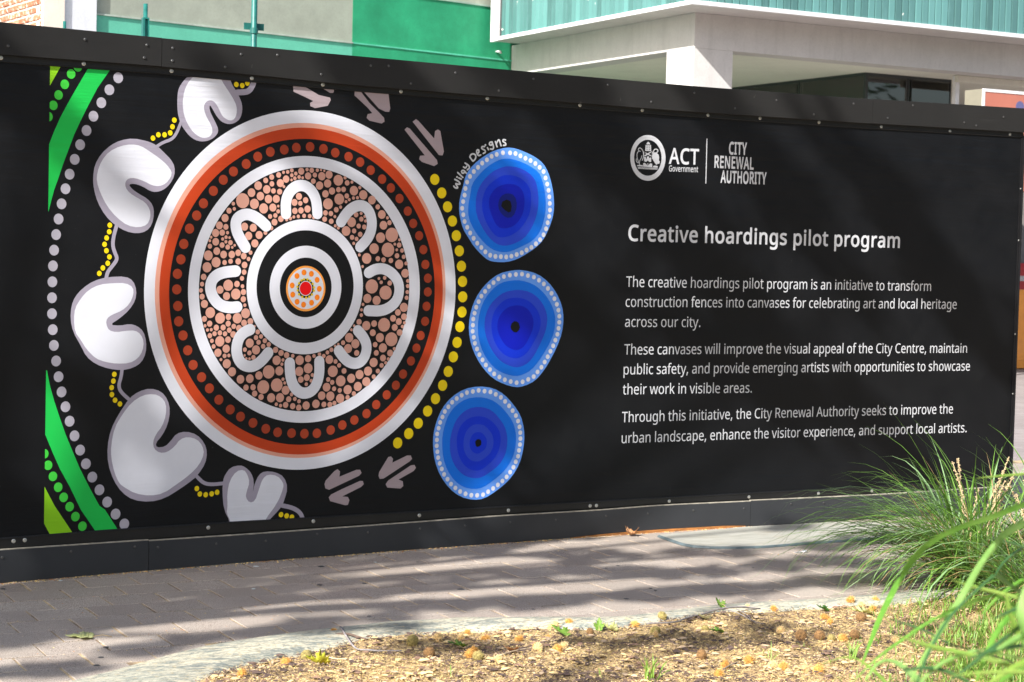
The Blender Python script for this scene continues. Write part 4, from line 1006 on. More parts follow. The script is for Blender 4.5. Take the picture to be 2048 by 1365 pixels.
# brick pavers in running bond
paving = empty('paving', (4.0, -1.2, 0.0)); paving['kind'] = 'structure'
PA = math.radians(1.6); pu = Vector((math.cos(PA), math.sin(PA), 0)); pv = Vector((-math.sin(PA), math.cos(PA), 0))
PO = on_z(52.1, 1222)                       # a sighted corner between pavers
PW, PH = 0.236, 0.208
def paver_mesh(w, h, c=0.003, seed=0):
    r = random.Random(seed)
    a, b = w/2, h/2
    j = lambda: r.uniform(-0.0012, 0.0012)
    V = [(-a, -b, -0.016), (a, -b, -0.016), (a, b, -0.016), (-a, b, -0.016), (-a, -b, -c*0.7), (a, -b, -c*0.7), (a, b, -c*0.7), (-a, b, -c*0.7),
         (-a+c+j(), -b+c+j(), 0), (a-c+j(), -b+c+j(), 0), (a-c+j(), b-c+j(), 0), (-a+c+j(), b-c+j(), 0)]
    F = []
    for k in range(4):
        k2 = (k+1) % 4
        F += [(k, k2, 4+k2, 4+k), (4+k, 4+k2, 8+k2, 8+k)]
    F.append((8, 9, 10, 11))
    me = bpy.data.meshes.new('paver'); me.from_pydata(V, [], F); me.materials.append(M['paver'])
    return me
PM = [paver_mesh(PW-0.0090, PH-0.0055, 0.0022, seed=s) for s in range(5)]
cells = []
for j in range(-14, 16):
    for i in range(-12, 40):
        c = PO + pu*((i+0.5*(j % 2))*PW+PW/2) + pv*(j*PH-PH/2)
        if c.y > fence_y(c.x)+0.25 and c.x < X_RIGHT+0.1: continue
        if c.y > 2.2 or c.x < -0.5 or c.x > 10.5: continue
        if c.y < kerb_y(c.x)-0.04: continue
        v_ = c-CAM_O; dd = v_.dot(CAM_D)
        px = 1024+v_.dot(CAM_R)/dd*CAM_F; py = 682.5-v_.dot(CAM_U)/dd*CAM_F
        cells.append((dd if -60 < px < 2100 else dd+100, c))
cells.sort(key=lambda q: q[0])
pl_ = world_loc(paving)
for n_, (dd, c) in enumerate(cells[:300]):
    o = bpy.data.objects.new('paver', PM[n_ % 5]); o.parent = paving
    o.location = c-pl_+Vector((R.uniform(-.0012, .0012), R.uniform(-.0008, .0008), R.uniform(-.0014, .0010)))
    o.rotation_euler = (R.uniform(-.004, .004), R.uniform(-.004, .004), PA+R.uniform(-.006, .006))
    COL.objects.link(o)
mb = MB()
for dd, c in cells[300:]:
    a, b = PW/2-0.0032, PH/2-0.0018; z = R.uniform(-0.001, 0.001)
    P4 = [c-pu*a-pv*b, c+pu*a-pv*b, c+pu*a+pv*b, c-pu*a+pv*b]
    mb.hexa([q+Vector((0, 0, -0.016)) for q in P4]+[q+Vector((0, 0, z)) for q in P4])
if mb.v:
    o = mb.build('far_pavers', M['paver'], paving); o['kind'] = 'stuff'
mb = MB(); mb.quad((-1, -6, -0.0036), (11, -6, -0.0036), (11, 2.3, -0.0036), (-1, 2.3, -0.0036)); mb.build('joint_bed', M['joint'], paving)

# garden bed soil
def soil_mat():
    mt, t, b = nt('sandy_mulch_soil')
    g = t.nodes.new('ShaderNodeNewGeometry')
    a = noise_n(t, g.outputs['Position'], 3.2, 5, 0.6)
    m2 = noise_n(t, g.outputs['Position'], 38, 6, 0.75)
    h = noise_n(t, g.outputs['Position'], 190, 4, 0.7)
    c = mixc(t, ramp(t, m2, [(0.42, 0.0), (0.60, 1.0)]), (0.36, 0.24, 0.12), (0.74, 0.54, 0.28))
    c = mixc(t, ramp(t, a, [(0.45, 0.0), (0.66, 0.65)]), c, (0.30, 0.23, 0.12))
    c = mixc(t, ramp(t, h, [(0.38, 0.7), (0.50, 0.0)]), c, (0.08, 0.05, 0.035))
    c = mixc(t, ramp(t, h, [(0.58, 0.0), (0.70, 0.75)]), c, (0.78, 0.63, 0.40))
    b.inputs['Specular IOR Level'].default_value = 0.1
    t.links.new(c, b.inputs['Base Color']); b.inputs['Roughness'].default_value = 0.95
    n1 = bump(t, None, m2, 0.8, 0.012); bump(t, b, h, 0.8, 0.004, n1)
    return mt
def bed_z(x, y):
    return 0.012 + 0.024*noise.noise(Vector((x*2.1, y*3.1, 0))) + 0.012*noise.noise(Vector((x*9, y*9, 5)))
v, f = [], []
cols = KIW[::2]; rows = 70
for p in cols:
    for r_ in range(rows):
        s = (r_/(rows-1))**1.4*5.5
        x, y = p.x-0.25*s, p.y-s
        z = bed_z(x, y) if r_ > 0 else 0.0
        v.append((x, y+(0.02 if r_ == 0 else 0), z))
for i in range(len(cols)-1):
    for r_ in range(rows-1): f.append((i*rows+r_, i*rows+r_+1, (i+1)*rows+r_+1, (i+1)*rows+r_))
bed = mesh_obj('garden_bed', v, f, soil_mat(), None, (5, -4, 0), smooth=True)
setp(bed, 'sandy mulched garden bed in front of the kerb', None, None, 'structure')

def in_view(p, m=40):
    v_ = Vector(p)-CAM_O; dd = v_.dot(CAM_D)
    if dd < 0.5: return False
    px = 1024+v_.dot(CAM_R)/dd*CAM_F; py = 682.5-v_.dot(CAM_U)/dd*CAM_F
    return -m < px < 2048+m and -m < py < 1365+m

def bed_point(px, py):
    p = on_z(px, py, 0.012)
    p.z = bed_z(p.x, p.y)
    return p

# mulch: thousands of bark chips, straw bits and fruit fluff
M['chipd'] = simple('dark_bark_chip', (0.11, 0.07, 0.055), 0.9, 0.5, 40, 0.3, 0.001)
M['chipm'] = simple('brown_bark_chip', (0.22, 0.13, 0.085), 0.9, 0.4, 40, 0.3, 0.001)
M['straw'] = simple('straw_bit', (0.70, 0.50, 0.19), 0.9, 0.35, 30, 0.2, 0.001)
M['fluff'] = simple('fruit_fluff', (0.76, 0.55, 0.25), 0.95, 0.25, 30, 0.2, 0.001)
M['wood'] = simple('pale_wood_chip', (0.56, 0.40, 0.25), 0.85, 0.3, 40, 0.2, 0.001)
rr = random.Random(11)
V, F, FM = [], [], []
count = 0
while count < 56000:
    # sight a point evenly over the strip of bed in view, weighted to the foreground
    px = rr.uniform(330, 2120); py = rr.uniform(1185, 1400)
    p = on_z(px, py, 0.012)
    if p.y > kerb_in_y(p.x)+0.012: continue
    if p.y > kerb_in_y(p.x)-0.02 and rr.random() < 0.5: continue
    count += 1
    cl = 1.7*noise.noise(Vector((p.x*2.2, p.y*7.0, 7)))+0.5*noise.noise(Vector((p.x*14, p.y*22, 3)))
    k = rr.random()
    if k < 0.25+0.45*cl: mi, L, W = 0, rr.uniform(.004, .015), rr.uniform(.002, .006)
    elif k < 0.30+0.26*cl: mi, L, W = 1, rr.uniform(.005, .016), rr.uniform(.002, .007)
    elif k < 0.70: mi, L, W = 2, rr.uniform(.006, .022), rr.uniform(.0008, .002)
    elif k < 0.94: mi, L, W = 3, rr.uniform(.003, .009), rr.uniform(.002, .005)
    else: mi, L, W = 4, rr.uniform(.006, .018), rr.uniform(.003, .006)
    L *= .6; W *= .55
    a = rr.uniform(0, math.pi*2); tl = rr.uniform(-.45, .45); rl = rr.uniform(-.5, .5)
    d = Vector((math.cos(a)*math.cos(tl), math.sin(a)*math.cos(tl), math.sin(tl))); s = Vector((-math.sin(a)*math.cos(rl), math.cos(a)*math.cos(rl), math.sin(rl)))
    up = d.cross(s)
    z = bed_z(p.x, p.y)+rr.uniform(0.000, 0.010)
    c = Vector((p.x, p.y, z)); T = W*0.35
    n0 = len(V)
    V += [c-d*L, c-d*L*.3+s*W, c+d*L*.6+s*W*.8, c+d*L, c+d*L*.3-s*W, c-d*L*.6-s*W*.9, c+up*T+d*L*.1]
    for i in range(6): F.append((n0+i, n0+(i+1) % 6, n0+6)); FM.append(mi)
for _ in range(3600):       # larger curled bark flakes, bits of dead leaf and clumps of fluff lying on top
    px = rr.uniform(330, 2120); py = rr.uniform(1185, 1400); p = on_z(px, py, 0.012)
    if p.y > kerb_in_y(p.x)-0.01: continue
    cl = noise.noise(Vector((p.x*2.2, p.y*7.0, 7)))
    mi = 0 if rr.random() < 0.45+cl else rr.choice((1, 1, 3, 3, 4, 4))
    L = rr.uniform(.008, .021); W = L*rr.uniform(.18, .55); a = rr.gauss(0.3, .8)
    d = Vector((math.cos(a), math.sin(a), rr.uniform(-.15, .15))); s = Vector((-math.sin(a), math.cos(a), 0)); c = Vector((p.x, p.y, bed_z(p.x, p.y)+rr.uniform(.004, .012)))
    n0 = len(V); j = lambda: rr.uniform(.7, 1.3)
    V += [c-d*L*j(), c-d*L*.3+s*W*j()+Vector((0, 0, W*.5)), c+d*L*.4+s*W*j()+Vector((0, 0, W*.4)), c+d*L*j(), c+d*L*.3-s*W*j(), c-d*L*.5-s*W*j(), c+Vector((0, 0, W*.15))]
    for i in range(6): F.append((n0+i, n0+(i+1) % 6, n0+6)); FM.append(mi)
o = mesh_obj('mulch_litter', V, F, [M['chipd'], M['chipm'], M['straw'], M['fluff'], M['wood']], None, (5.5, -3, 0), FM)
setp(o, 'bark chips, straw and seed fluff covering the garden bed', 'mulch', None, 'stuff')

# small debris on the paving
V, F, FM = [], [], []
for _ in range(900):
    px = rr.uniform(0, 2040); py = rr.uniform(1050, 1330)
    p = on_z(px, py, 0)
    if p.y > fence_y(p.x)-0.03 or p.y < kerb_y(p.x)+0.02: continue
    near = min(abs(p.y-fence_y(p.x)+0.05), 1)
    if rr.random() < 0.5 and near > 0.15: 
        pass
    a = rr.uniform(0, 6.28); L = rr.uniform(.0012, .0045); W = L*rr.uniform(.2, .8)
    d = Vector((math.cos(a), math.sin(a), 0)); s = Vector((-math.sin(a), math.cos(a), 0)); c = Vector((p.x, p.y, 0.0012)); n0 = len(V)
    V += [c-d*L, c+s*W, c+d*L, c-s*W, c+Vector((0, 0, L*.5))]
    mi = rr.choice((0, 1, 2, 2, 3))
    for i in range(4): F.append((n0+i, n0+(i+1) % 4, n0+4)); FM.append(mi)
for _ in range(1100):       # crumbs drifted against the foot of the boards
    px = rr.uniform(0, 1500); p = on_z(px, poly_before(KICB, px)+abs(rr.gauss(0, 2.2))+1.0, 0)
    if p.y > fence_y(p.x)-0.022: p.y = fence_y(p.x)-0.022-abs(rr.gauss(0, .012))
    a = rr.uniform(0, 6.28); L = rr.uniform(.0015, .006); W = L*rr.uniform(.3, .8)
    d = Vector((math.cos(a), math.sin(a), 0)); s = Vector((-math.sin(a), math.cos(a), 0)); c = Vector((p.x, p.y, 0.001)); n0 = len(V)
    V += [c-d*L, c+s*W, c+d*L, c-s*W, c+Vector((0, 0, L*.8))]
    mi = rr.choice((1, 2, 2, 3, 0))
    for i in range(4): F.append((n0+i, n0+(i+1) % 4, n0+4)); FM.append(mi)
o = mesh_obj('paving_crumbs', V, F, [M['chipd'], M['timber'], M['straw'], M['wood']], None, (4, -1, 0), FM)
setp(o, 'dry crumbs and seed bits scattered over the paving', 'litter', None, 'stuff')

# trodden gum spots on the pavers
M['gumd'] = simple('dark_gum', (0.055, 0.055, 0.055), 0.7, 0.2, 30)
M['guml'] = simple('pale_gum', (0.55, 0.58, 0.56), 0.7, 0.15, 30)
for (px, py, rx, pale) in [(512,1133,.014,1),(507,1178,.009,1),(642,1133,.015,0),(639,1170,.013,0),(751,1125,.008,1),(921,1179,.017,0),(728.5,1167,.010,0),(835,1124.5,.008,0),(1236,1132,.010,0),(1212,1137,.008,0),(1252.5,1198,.012,0),(1301,1177,.009,0),(1311,1181,.008,0),(1506,1136,.007,0),(202,1315,.012,0),(212,1294.5,.011,0),(193,1331,.012,0),(6,1178,.010,0),(120,1161.5,.012,1),(738,1233,.010,0),(1067,1219,.009,0)]:
    p = on_z(px, py, 0.001); n = 12; ph = R.random()*6
    vs = [(p.x+rx*(1+.15*math.sin(3*q+ph))*math.cos(2*math.pi*q/n), p.y+rx*(1+.15*math.sin(2*q+ph))*math.sin(2*math.pi*q/n), 0.0006) for q in range(n)] + \
         [(p.x+rx*.8*math.cos(2*math.pi*q/n), p.y+rx*.8*math.sin(2*math.pi*q/n), 0.0022) for q in range(n)]
    fs = [(q, (q+1) % n, n+(q+1) % n, n+q) for q in range(n)]+[tuple(n+q for q in range(n))]
    mesh_obj('gum_spot', vs, fs, M['guml'] if pale else M['gumd'], paving)

# ramp plate beside the hoarding
def plate_mat():
    mt, t, b = nt('pale_ramp_plate')
    g = t.nodes.new('ShaderNodeNewGeometry')
    mp = t.nodes.new('ShaderNodeMapping'); mp.inputs['Rotation'].default_value = (0, 0, math.radians(-8)); mp.inputs['Scale'].default_value = (0.12, 1, 1)
    t.links.new(g.outputs['Position'], mp.inputs[0])
    a = noise_n(t, mp.outputs[0], 60, 5, 0.6)
    bb = noise_n(t, g.outputs['Position'], 6, 6, 0.7)
    c = mixc(t, ramp(t, a, [(0.35, 0.0), (0.65, 1.0)]), (0.30, 0.295, 0.25), (0.43, 0.42, 0.37))
    c = mixc(t, ramp(t, bb, [(0.5, 0.0), (0.72, 0.6)]), c, (0.33, 0.29, 0.22))
    t.links.new(c, b.inputs['Base Color']); b.inputs['Roughness'].default_value = 0.6
    bump(t, b, a, 0.4, 0.002)
    return mt
top_ = [(1318,1070),(1345,1079.5),(1366,1086.5),(1388,1091),(1421,1093),(1476,1093.5),(1530,1091.5),(1622,1084),(1750,1075),(1900,1063),(1800,1047),(1677,1043.5),(1487,1054)]
tw = [on_z(x, y, 0.013) for x, y in top_]
bw = [Vector((p.x, p.y, 0.0015)) for p in tw]
n = len(tw)
cc = sum(tw, Vector())/n
mid = [p+(p-cc).normalized()*0.006-Vector((0, 0, 0.004)) for p in tw]
bot = [p+(p-cc).normalized()*0.010 for p in bw]
vs = [tuple(p) for p in tw+mid+bot]
fs = [tuple(range(n))]+[(q, n+q, n+(q+1) % n, (q+1) % n) for q in range(n)]+[(n+q, 2*n+q, 2*n+(q+1) % n, n+(q+1) % n) for q in range(n)]
if (tw[1]-tw[0]).cross(tw[2]-tw[1]).z < 0: pass
plate = mesh_obj('ramp_plate', vs, fs, [plate_mat(), simple('plate_rim', (0.09, 0.12, 0.13), 0.6, 0.2, 20)], None, None, [0]+[1]*(2*n))
setp(plate, 'pale grey ramp plate with dark rim on the pavers at the foot of the hoarding', 'ramp plate')
bm_ = bmesh.new(); bm_.from_mesh(plate.data); bmesh.ops.recalc_face_normals(bm_, faces=bm_.faces[:]); bm_.to_mesh(plate.data); bm_.free()

# ------------------------------------------------------------------ seed balls, leaves, twigs
def ball_mesh(name, mat, mat2, r, fuzzy, seed):
    rd = random.Random(seed)
    bm = bmesh.new(); bmesh.ops.create_icosphere(bm, subdivisions=3, radius=r)
    for v in bm.verts:
        v.co *= 1+0.07*noise.noise(v.co*260+Vector((seed, 0, 0)))+0.06*noise.noise(v.co*90)
    for f_ in bm.faces: f_.smooth = False
    n = 260 if fuzzy else 120
    for _ in range(n):
        d = Vector((rd.gauss(0, 1), rd.gauss(0, 1), rd.gauss(0, 1))).normalized()
        s = d.cross(Vector((rd.random(), rd.random(), rd.random()))).normalized(); t = d.cross(s)
        b0 = d*r*0.92; L = r*(rd.uniform(.25, .7) if fuzzy else rd.uniform(.10, .22)); w = r*0.055
        tip = d*(r+L)+s*L*rd.uniform(-.5, .5)+t*L*rd.uniform(-.5, .5)
        a, b, c, e = bm.verts.new(b0+s*w), bm.verts.new(b0-s*w*.5+t*w), bm.verts.new(b0-s*w*.5-t*w), bm.verts.new(tip)
        for tri in ((a, b, e), (b, c, e), (c, a, e)):
            f_ = bm.faces.new(tri); f_.material_index = 1
    me = bpy.data.meshes.new(name); bm.to_mesh(me); bm.free(); me.materials.append(mat); me.materials.append(mat2)
    return me
M['ball_or'] = simple('orange_fruit_fluff', (0.50, 0.24, 0.05), 0.95, 0.4, 160, 0.8, 0.003)
M['ball_or2'] = simple('orange_fruit_hairs', (0.66, 0.38, 0.11), 0.95, 0.3, 60, 0.2, 0.002)
M['ball_ol'] = simple('olive_fruit_skin', (0.30, 0.24, 0.08), 0.95, 0.5, 190, 1.0, 0.003)
M['ball_ol2'] = simple('olive_fruit_hairs', (0.46, 0.36, 0.14), 0.95, 0.3, 60, 0.2, 0.002)
M['ball_br'] = simple('brown_fruit_skin', (0.22, 0.12, 0.045), 0.95, 0.5, 190, 1.0, 0.003)
M['ball_br2'] = simple('brown_fruit_hairs', (0.36, 0.21, 0.09), 0.95, 0.3, 60, 0.2, 0.002)
M['ball_pa'] = simple('pale_fruit_fluff', (0.62, 0.42, 0.18), 0.95, 0.4, 160, 0.8, 0.003)
M['ball_pa2'] = simple('pale_fruit_hairs', (0.76, 0.57, 0.30), 0.95, 0.3, 60, 0.2, 0.002)
BALLS = {'p': ball_mesh('seed_ball', M['ball_pa'], M['ball_pa2'], 0.0125, True, 8), 'o': ball_mesh('seed_ball', M['ball_or'], M['ball_or2'], 0.0125, True, 1), 'o2': ball_mesh('seed_ball', M['ball_or'], M['ball_or2'], 0.0125, True, 5),
         'g': ball_mesh('seed_ball', M['ball_ol'], M['ball_ol2'], 0.0135, False, 2), 'b': ball_mesh('seed_ball', M['ball_br'], M['ball_br2'], 0.0135, False, 3)}
c6 = lambda x, y: (1000+x/2.731, 980+y/2.731)
c8 = lambda x, y: (500+x/2.926, 1020+y/2.926)
BL = [(*c6(885,712),22,'g'),(*c6(852,805),20,'o'),(*c6(848,782),25,'g'),(*c6(378,738),22,'o'),(*c6(303,745),20,'o'),(*c6(735,748),20,'o'),(*c6(693,725),22,'o'),
 (*c6(200,895),25,'o'),(*c6(313,905),28,'o'),(*c6(350,880),20,'o'),(*c6(1120,765),18,'g'),(*c6(1100,920),26,'b'),(*c6(1360,945),34,'o'),(*c6(1228,970),28,'o'),
 (*c6(1488,970),24,'o'),(*c6(1545,984),26,'o'),(*c6(1665,993),32,'o'),(*c6(1740,995),34,'o'),(*c6(1195,1015),35,'o'),(*c6(1643,820),30,'b'),(*c6(1745,818),32,'b'),
 (*c6(1810,824),20,'g'),(*c6(1872,827),28,'o'),(*c6(1935,820),28,'b'),(*c6(1535,780),28,'o'),(*c6(1775,707),26,'o'),(*c6(1350,652),22,'o'),(*c6(1495,662),18,'o'),
 (*c6(1912,625),20,'o'),(*c6(1975,642),18,'o'),(*c6(2030,655),30,'o'),(*c8(330,852),30,'g'),(*c8(210,905),38,'o'),(*c8(950,792),28,'g'),(*c8(1100,767),26,'o'),
 (*c8(1048,867),28,'b'),(*c8(1235,754),25,'o'),(*c8(1380,757),25,'o'),(*c8(1285,880),26,'o'),(*c8(1335,896),28,'g'),(*c8(1312,852),22,'o'),(*c8(1680,848),28,'o'),
 (*c8(1800,854),30,'o'),(*c8(1865,674),24,'o'),(*c8(1455,915),22,'o'),(*c8(1575,765),22,'o'),(*c8(1760,690),18,'o'),(484,1356,26,'o'),(1750,1205,22,'o'),(1722,1246,26,'b'),
 (1095,1276,17,'o'),(1180,1262,17,'b'),(935,1268,16,'o'),(668,1268,15,'o'),(1790,1290,24,'o'),(1660,1248,18,'o')]
LAND = [('the grey twig', 730, 1303), ('the curled yellow leaf', 635, 1331), ('the flat green leaf', 915, 1298), ('the lobed green leaf', 1119, 1267),
        ('the folded leaves', 1211, 1255), ('the long stick', 1420, 1228), ('the grass tuft', 1290, 1330), ('the torn leaf', 1720, 1232), ('the broken stalk', 1040, 1315),
        ('the dark leaf', 1644, 1222), ('the left mulch end', 520, 1350), ('the tussock', 1850, 1200)]
CN = {'p': 'pale straw', 'o': 'fluffy orange', 'g': 'olive green', 'b': 'dark brown'}
used = {}
items = []
for k, (px, py, r, c) in enumerate(BL):
    p = bed_point(px, py)
    dist = (p-CAM_O).length
    rad = r/2.731/CAM_F*dist*0.86
    if c == 'o' and k % 5 in (1, 4): c = 'p'
    me = BALLS['o2'] if (c == 'o' and k % 2) else BALLS[c]
    o = bpy.data.objects.new('seed_ball', me)
    s = rad/0.0125 if c in 'op' else rad/0.0135
    s = max(0.75, min(s*1.3, 1.6))*(0.85*R.uniform(.85, 1.1) if c in 'op' else 1)
    o.scale = (s*R.uniform(.9, 1.15), s, s*(R.uniform(.6, .95) if c in 'op' else R.uniform(.9, 1)))
    o.location = (p.x, p.y, p.z+0.0125*o.scale[2]*R.uniform(.7, 1.0))
    o.rotation_euler = (R.random()*6, R.random()*6, R.random()*6)
    COL.objects.link(o)
    d = sorted(LAND, key=lambda l: math.hypot(l[1]-px, (l[2]-py)*2))
    near = d[0]
    dx, dy = px-near[1], (py-near[2])*2
    pos = ('right of' if dx > 0 else 'left of') if abs(dx) > abs(dy) else ('in front of' if dy > 0 else 'behind')
    items.append((o, CN[c], pos, near[0], math.hypot(dx, dy)))
groups = {}
for it in items: groups.setdefault((it[1], it[2], it[3]), []).append(it)
ORD = ['nearest', 'second nearest', 'third nearest', 'fourth nearest', 'fifth nearest', 'sixth nearest', 'seventh nearest']
for key, l in groups.items():
    l.sort(key=lambda q: q[4])
    for i, it in enumerate(l):
        if len(l) == 1: lab = '%s seed ball on mulch %s %s' % key
        else: lab = '%s %s seed ball %s %s' % (ORD[min(i, 6)], key[0], key[1], key[2])
        setp(it[0], lab, 'seed ball', 'plane tree seed balls lying on the mulch')

def leaf_mat(name, a, b_, vein=None):
    mt, t, b = nt(name)
    v = texco(t, 'Object', (1, 1, 1))
    f = noise_n(t, v, 22, 5, 0.65)
    t.links.new(ramp(t, f, [(0.35, a), (0.68, b_)]), b.inputs['Base Color'])
    b.inputs['Roughness'].default_value = 0.55
    b.inputs['Subsurface Weight'].default_value = 0.0
    bump(t, b, noise_n(t, v, 120, 3), 0.3, 0.001)
    out = t.nodes['Material Output']
    tr = t.nodes.new('ShaderNodeBsdfTranslucent'); t.links.new(ramp(t, f, [(0.35, tuple(min(1, q*1.2) for q in a)), (0.68, tuple(min(1, q*1.2) for q in b_))]), tr.inputs[0])
    ms = t.nodes.new('ShaderNodeMixShader'); ms.inputs[0].default_value = 0.28
    t.links.new(b.outputs[0], ms.inputs[1]); t.links.new(tr.outputs[0], ms.inputs[2]); t.links.new(ms.outputs[0], out.inputs[0])
    return mt
M['lf_green'] = leaf_mat('fresh_green_leaf', (0.14, 0.28, 0.03), (0.26, 0.40, 0.07))
M['lf_lime'] = leaf_mat('yellow_green_leaf', (0.45, 0.48, 0.05), (0.60, 0.50, 0.03))
M['lf_pale'] = leaf_mat('pale_green_leaf', (0.52, 0.56, 0.20), (0.66, 0.66, 0.34))
M['lf_white'] = leaf_mat('silvery_leaf_back', (0.50, 0.55, 0.38), (0.66, 0.66, 0.50))
M['lf_dark'] = leaf_mat('dark_green_leaf', (0.03, 0.12, 0.012), (0.07, 0.20, 0.02))
M['lf_brown'] = leaf_mat('dry_brown_leaf', (0.42, 0.20, 0.08), (0.60, 0.33, 0.16))
M['stalk'] = simple('leaf_stalk', (0.42, 0.30, 0.14), 0.7, 0.2, 30)
LOBES = [(0, 0.0), (-.10, .02), (-.30, -.02), (-.42, .10), (-.34, .20), (-.62, .22), (-.50, .32), (-.68, .46), (-.52, .46), (-.48, .60), (-.30, .50), (-.24, .62), (-.34, .80), (-.18, .76), (-.14, .92), (0, 1.08),
         (.14, .92), (.18, .76), (.34, .80), (.24, .62), (.30, .50), (.48, .60), (.52, .46), (.68, .46), (.50, .32), (.62, .22), (.34, .20), (.42, .10), (.30, -.02), (.10, .02)]
def leaf(px, py, size, rot, mat, label, curl=0.4, fold=0.3, on='bed', lift=0.004, tilt=0.0, stalk=True, zoff=0.0, name='fallen_leaf'):
    p = bed_point(px, py) if on == 'bed' else on_z(px, py, 0.0)
    base = Vector((p.x, p.y, p.z+lift+zoff))
    rd = random.Random(int(px*7+py))
    tris = tessellate_polygon([[Vector((a, b, 0)) for a, b in LOBES]])
    bm = bmesh.new()
    vs = [bm.verts.new((a, b, 0)) for a, b in LOBES]
    for t_ in tris:
        try: bm.faces.new([vs[i] for i in t_])
        except ValueError: pass
    bmesh.ops.subdivide_edges(bm, edges=bm.edges[:], cuts=2, use_grid_fill=True)
    size *= 1.3
    tilt = tilt*0.7+0.25 if on == 'bed' else tilt+0.06
    ca, sa = math.cos(rot), math.sin(rot)
    for v in bm.verts:
        x, y = v.co.x, v.co.y-0.5
        z = fold*abs(x)*0.6 + curl*(x*x+y*y)*0.9 + 0.05*noise.noise(Vector((x*4, y*4, px)))
        x *= (1-0.35*abs(fold))
        y2 = y*math.cos(tilt)-z*math.sin(tilt); z2 = y*math.sin(tilt)+z*math.cos(tilt)
        v.co = base+Vector(((x*ca-y2*sa)*size, (x*sa+y2*ca)*size, z2*size))
    zmin = min(v.co.z for v in bm.verts); dz = base.z-zmin-lift+0.002
    for v in bm.verts: v.co.z += dz
    for f_ in bm.faces: f_.smooth = True
    th = bmesh.ops.solidify(bm, geom=bm.faces[:], thickness=0.0005)
    V = [tuple(v.co) for v in bm.verts]; bm.verts.index_update(); F = [tuple(v.index for v in f_.verts) for f_ in bm.faces]
    bm.free()
    o = mesh_obj(name, V, F, mat, None, (p.x, p.y, p.z), smooth=True)
    setp(o, label, 'leaf')
    if stalk:
        b0 = base+Vector((sa*0.5*size*math.cos(tilt), -ca*0.5*size*math.cos(tilt), dz+0.1*size*max(curl, 0)*1.5))
        e = b0+Vector((sa*0.7*size, -ca*0.7*size, 0)); e.z = p.z+0.004
        mdl = (b0+e)/2; mdl.z += 0.006
        mb = MB(); mb.tube([b0, mdl, e], [0.0011, 0.001, 0.0016], 6); mb.build('leaf_stalk', M['stalk'], o, smooth=True)
    return o
leaf(160, 1276, 0.075, 1.25, M['lf_pale'], 'pale green plane leaf with a brown stalk lying on the pavers', 0.06, 0.22, 'pave')
leaf(1262, 1073, 0.055, 2.2, M['lf_brown'], 'curled dry brown leaf against the kick board of the hoarding', 1.1, 0.5, 'pave', zoff=0.004)
leaf(1119, 1267, 0.058, 0.6, M['lf_lime'] if False else M['lf_green'], 'bright green lobed leaf lying on the mulch beside orange seed balls', 0.15, 0.5, tilt=0.35)
leaf(1198, 1256, 0.042, -0.5, M['lf_green'], 'upright pointed green leaf, left of the folded pair near the kerb', 0.3, 0.9, tilt=1.0)
leaf(1217, 1259, 0.050, 1.0, M['lf_pale'], 'folded dull green leaf on the mulch, right of the folded pair near the kerb', 0.5, 0.9, tilt=0.4)
leaf(1435, 1225, 0.040, 0.3, M['lf_green'], 'small green leaf standing on the kerb edge beside the long stick', 0.5, 0.9, tilt=0.9)
leaf(1404, 1248, 0.050, 2.0, M['lf_white'], 'silvery pale leaf lying under the long grey stick', 0.25, 0.5, tilt=0.3)
leaf(1432, 1268, 0.048, 1.4, M['lf_green'], 'thin green leaf flat on the mulch in front of the silvery leaf', 0.1, 0.6)
leaf(1644, 1222, 0.042, 0.9, M['lf_dark'], 'small dark green leaf on the mulch at the tips of the tussock grass', 0.3, 0.6, tilt=0.3)
leaf(915, 1299, 0.060, 1.5, M['lf_green'], 'flat green leaf on the mulch above two orange seed balls', 0.15, 0.5, tilt=0.15)
leaf(1720, 1232, 0.085, 1.3, M['lf_pale'], 'pale torn yellow green leaf lying behind the tussock grass tips', 0.1, 0.5)
leaf(632, 1333, 0.066, 1.45, M['lf_lime'], 'curled yellow green leaf at the left end of the mulch', 0.5, 0.9, tilt=0.2)
leaf(1020, 1316, 0.045, 2.4, M['lf_brown'], 'pinkish brown dry leaf beside the pale broken stalk', 0.3, 0.6, tilt=0.3)
leaf(1300, 1357, 0.040, 2.4, M['lf_brown'], 'small rust brown leaf at the foot of the front grass tuft', 0.5, 0.8, tilt=0.5)
leaf(1893, 1278, 0.045, 0.4, M['lf_brown'], 'orange brown leaf among the green strap leaves', 0.4, 0.6, tilt=0.5)

M['twig'] = simple('grey_twig_bark', (0.24, 0.215, 0.21), 0.85, 0.35, 50, 0.4, 0.001)
M['twigp'] = simple('pale_stalk', (0.52, 0.41, 0.28), 0.8, 0.3, 50, 0.3, 0.001)
M['twigd'] = simple('dark_twig_bark', (0.12, 0.08, 0.06), 0.9, 0.35, 50, 0.4, 0.001)
def twig(paths, label, mat, name='twig', zb=0.006):
    root = None
    for k, (pts, r0, r1) in enumerate(paths):
        w = []
        for i, (x, y) in enumerate(pts):
            p = on_z(x, y, 0.014) if zb is not None else on_z(x, y, 0)
            p.z = (bed_z(p.x, p.y)+zb+0.004*math.sin(i*1.7)) if zb is not None else 0.004
            w.append(p)
        w = smooth3(w, 1)
        rads = [r0+(r1-r0)*i/(len(w)-1) for i in range(len(w))]
        mb = MB(); mb.tube(w, rads, 7)
        if root is None: root = mb.build(name, mat, None, smooth=True); setp(root, label, 'twig')
        else: mb.build('side_twig', mat, root, smooth=True)
    return root
ct = lambda pts: [(400+x/4.096, 1230+y/4.096) for x, y in pts]
c6l = lambda pts: [c6(x, y) for x, y in pts]
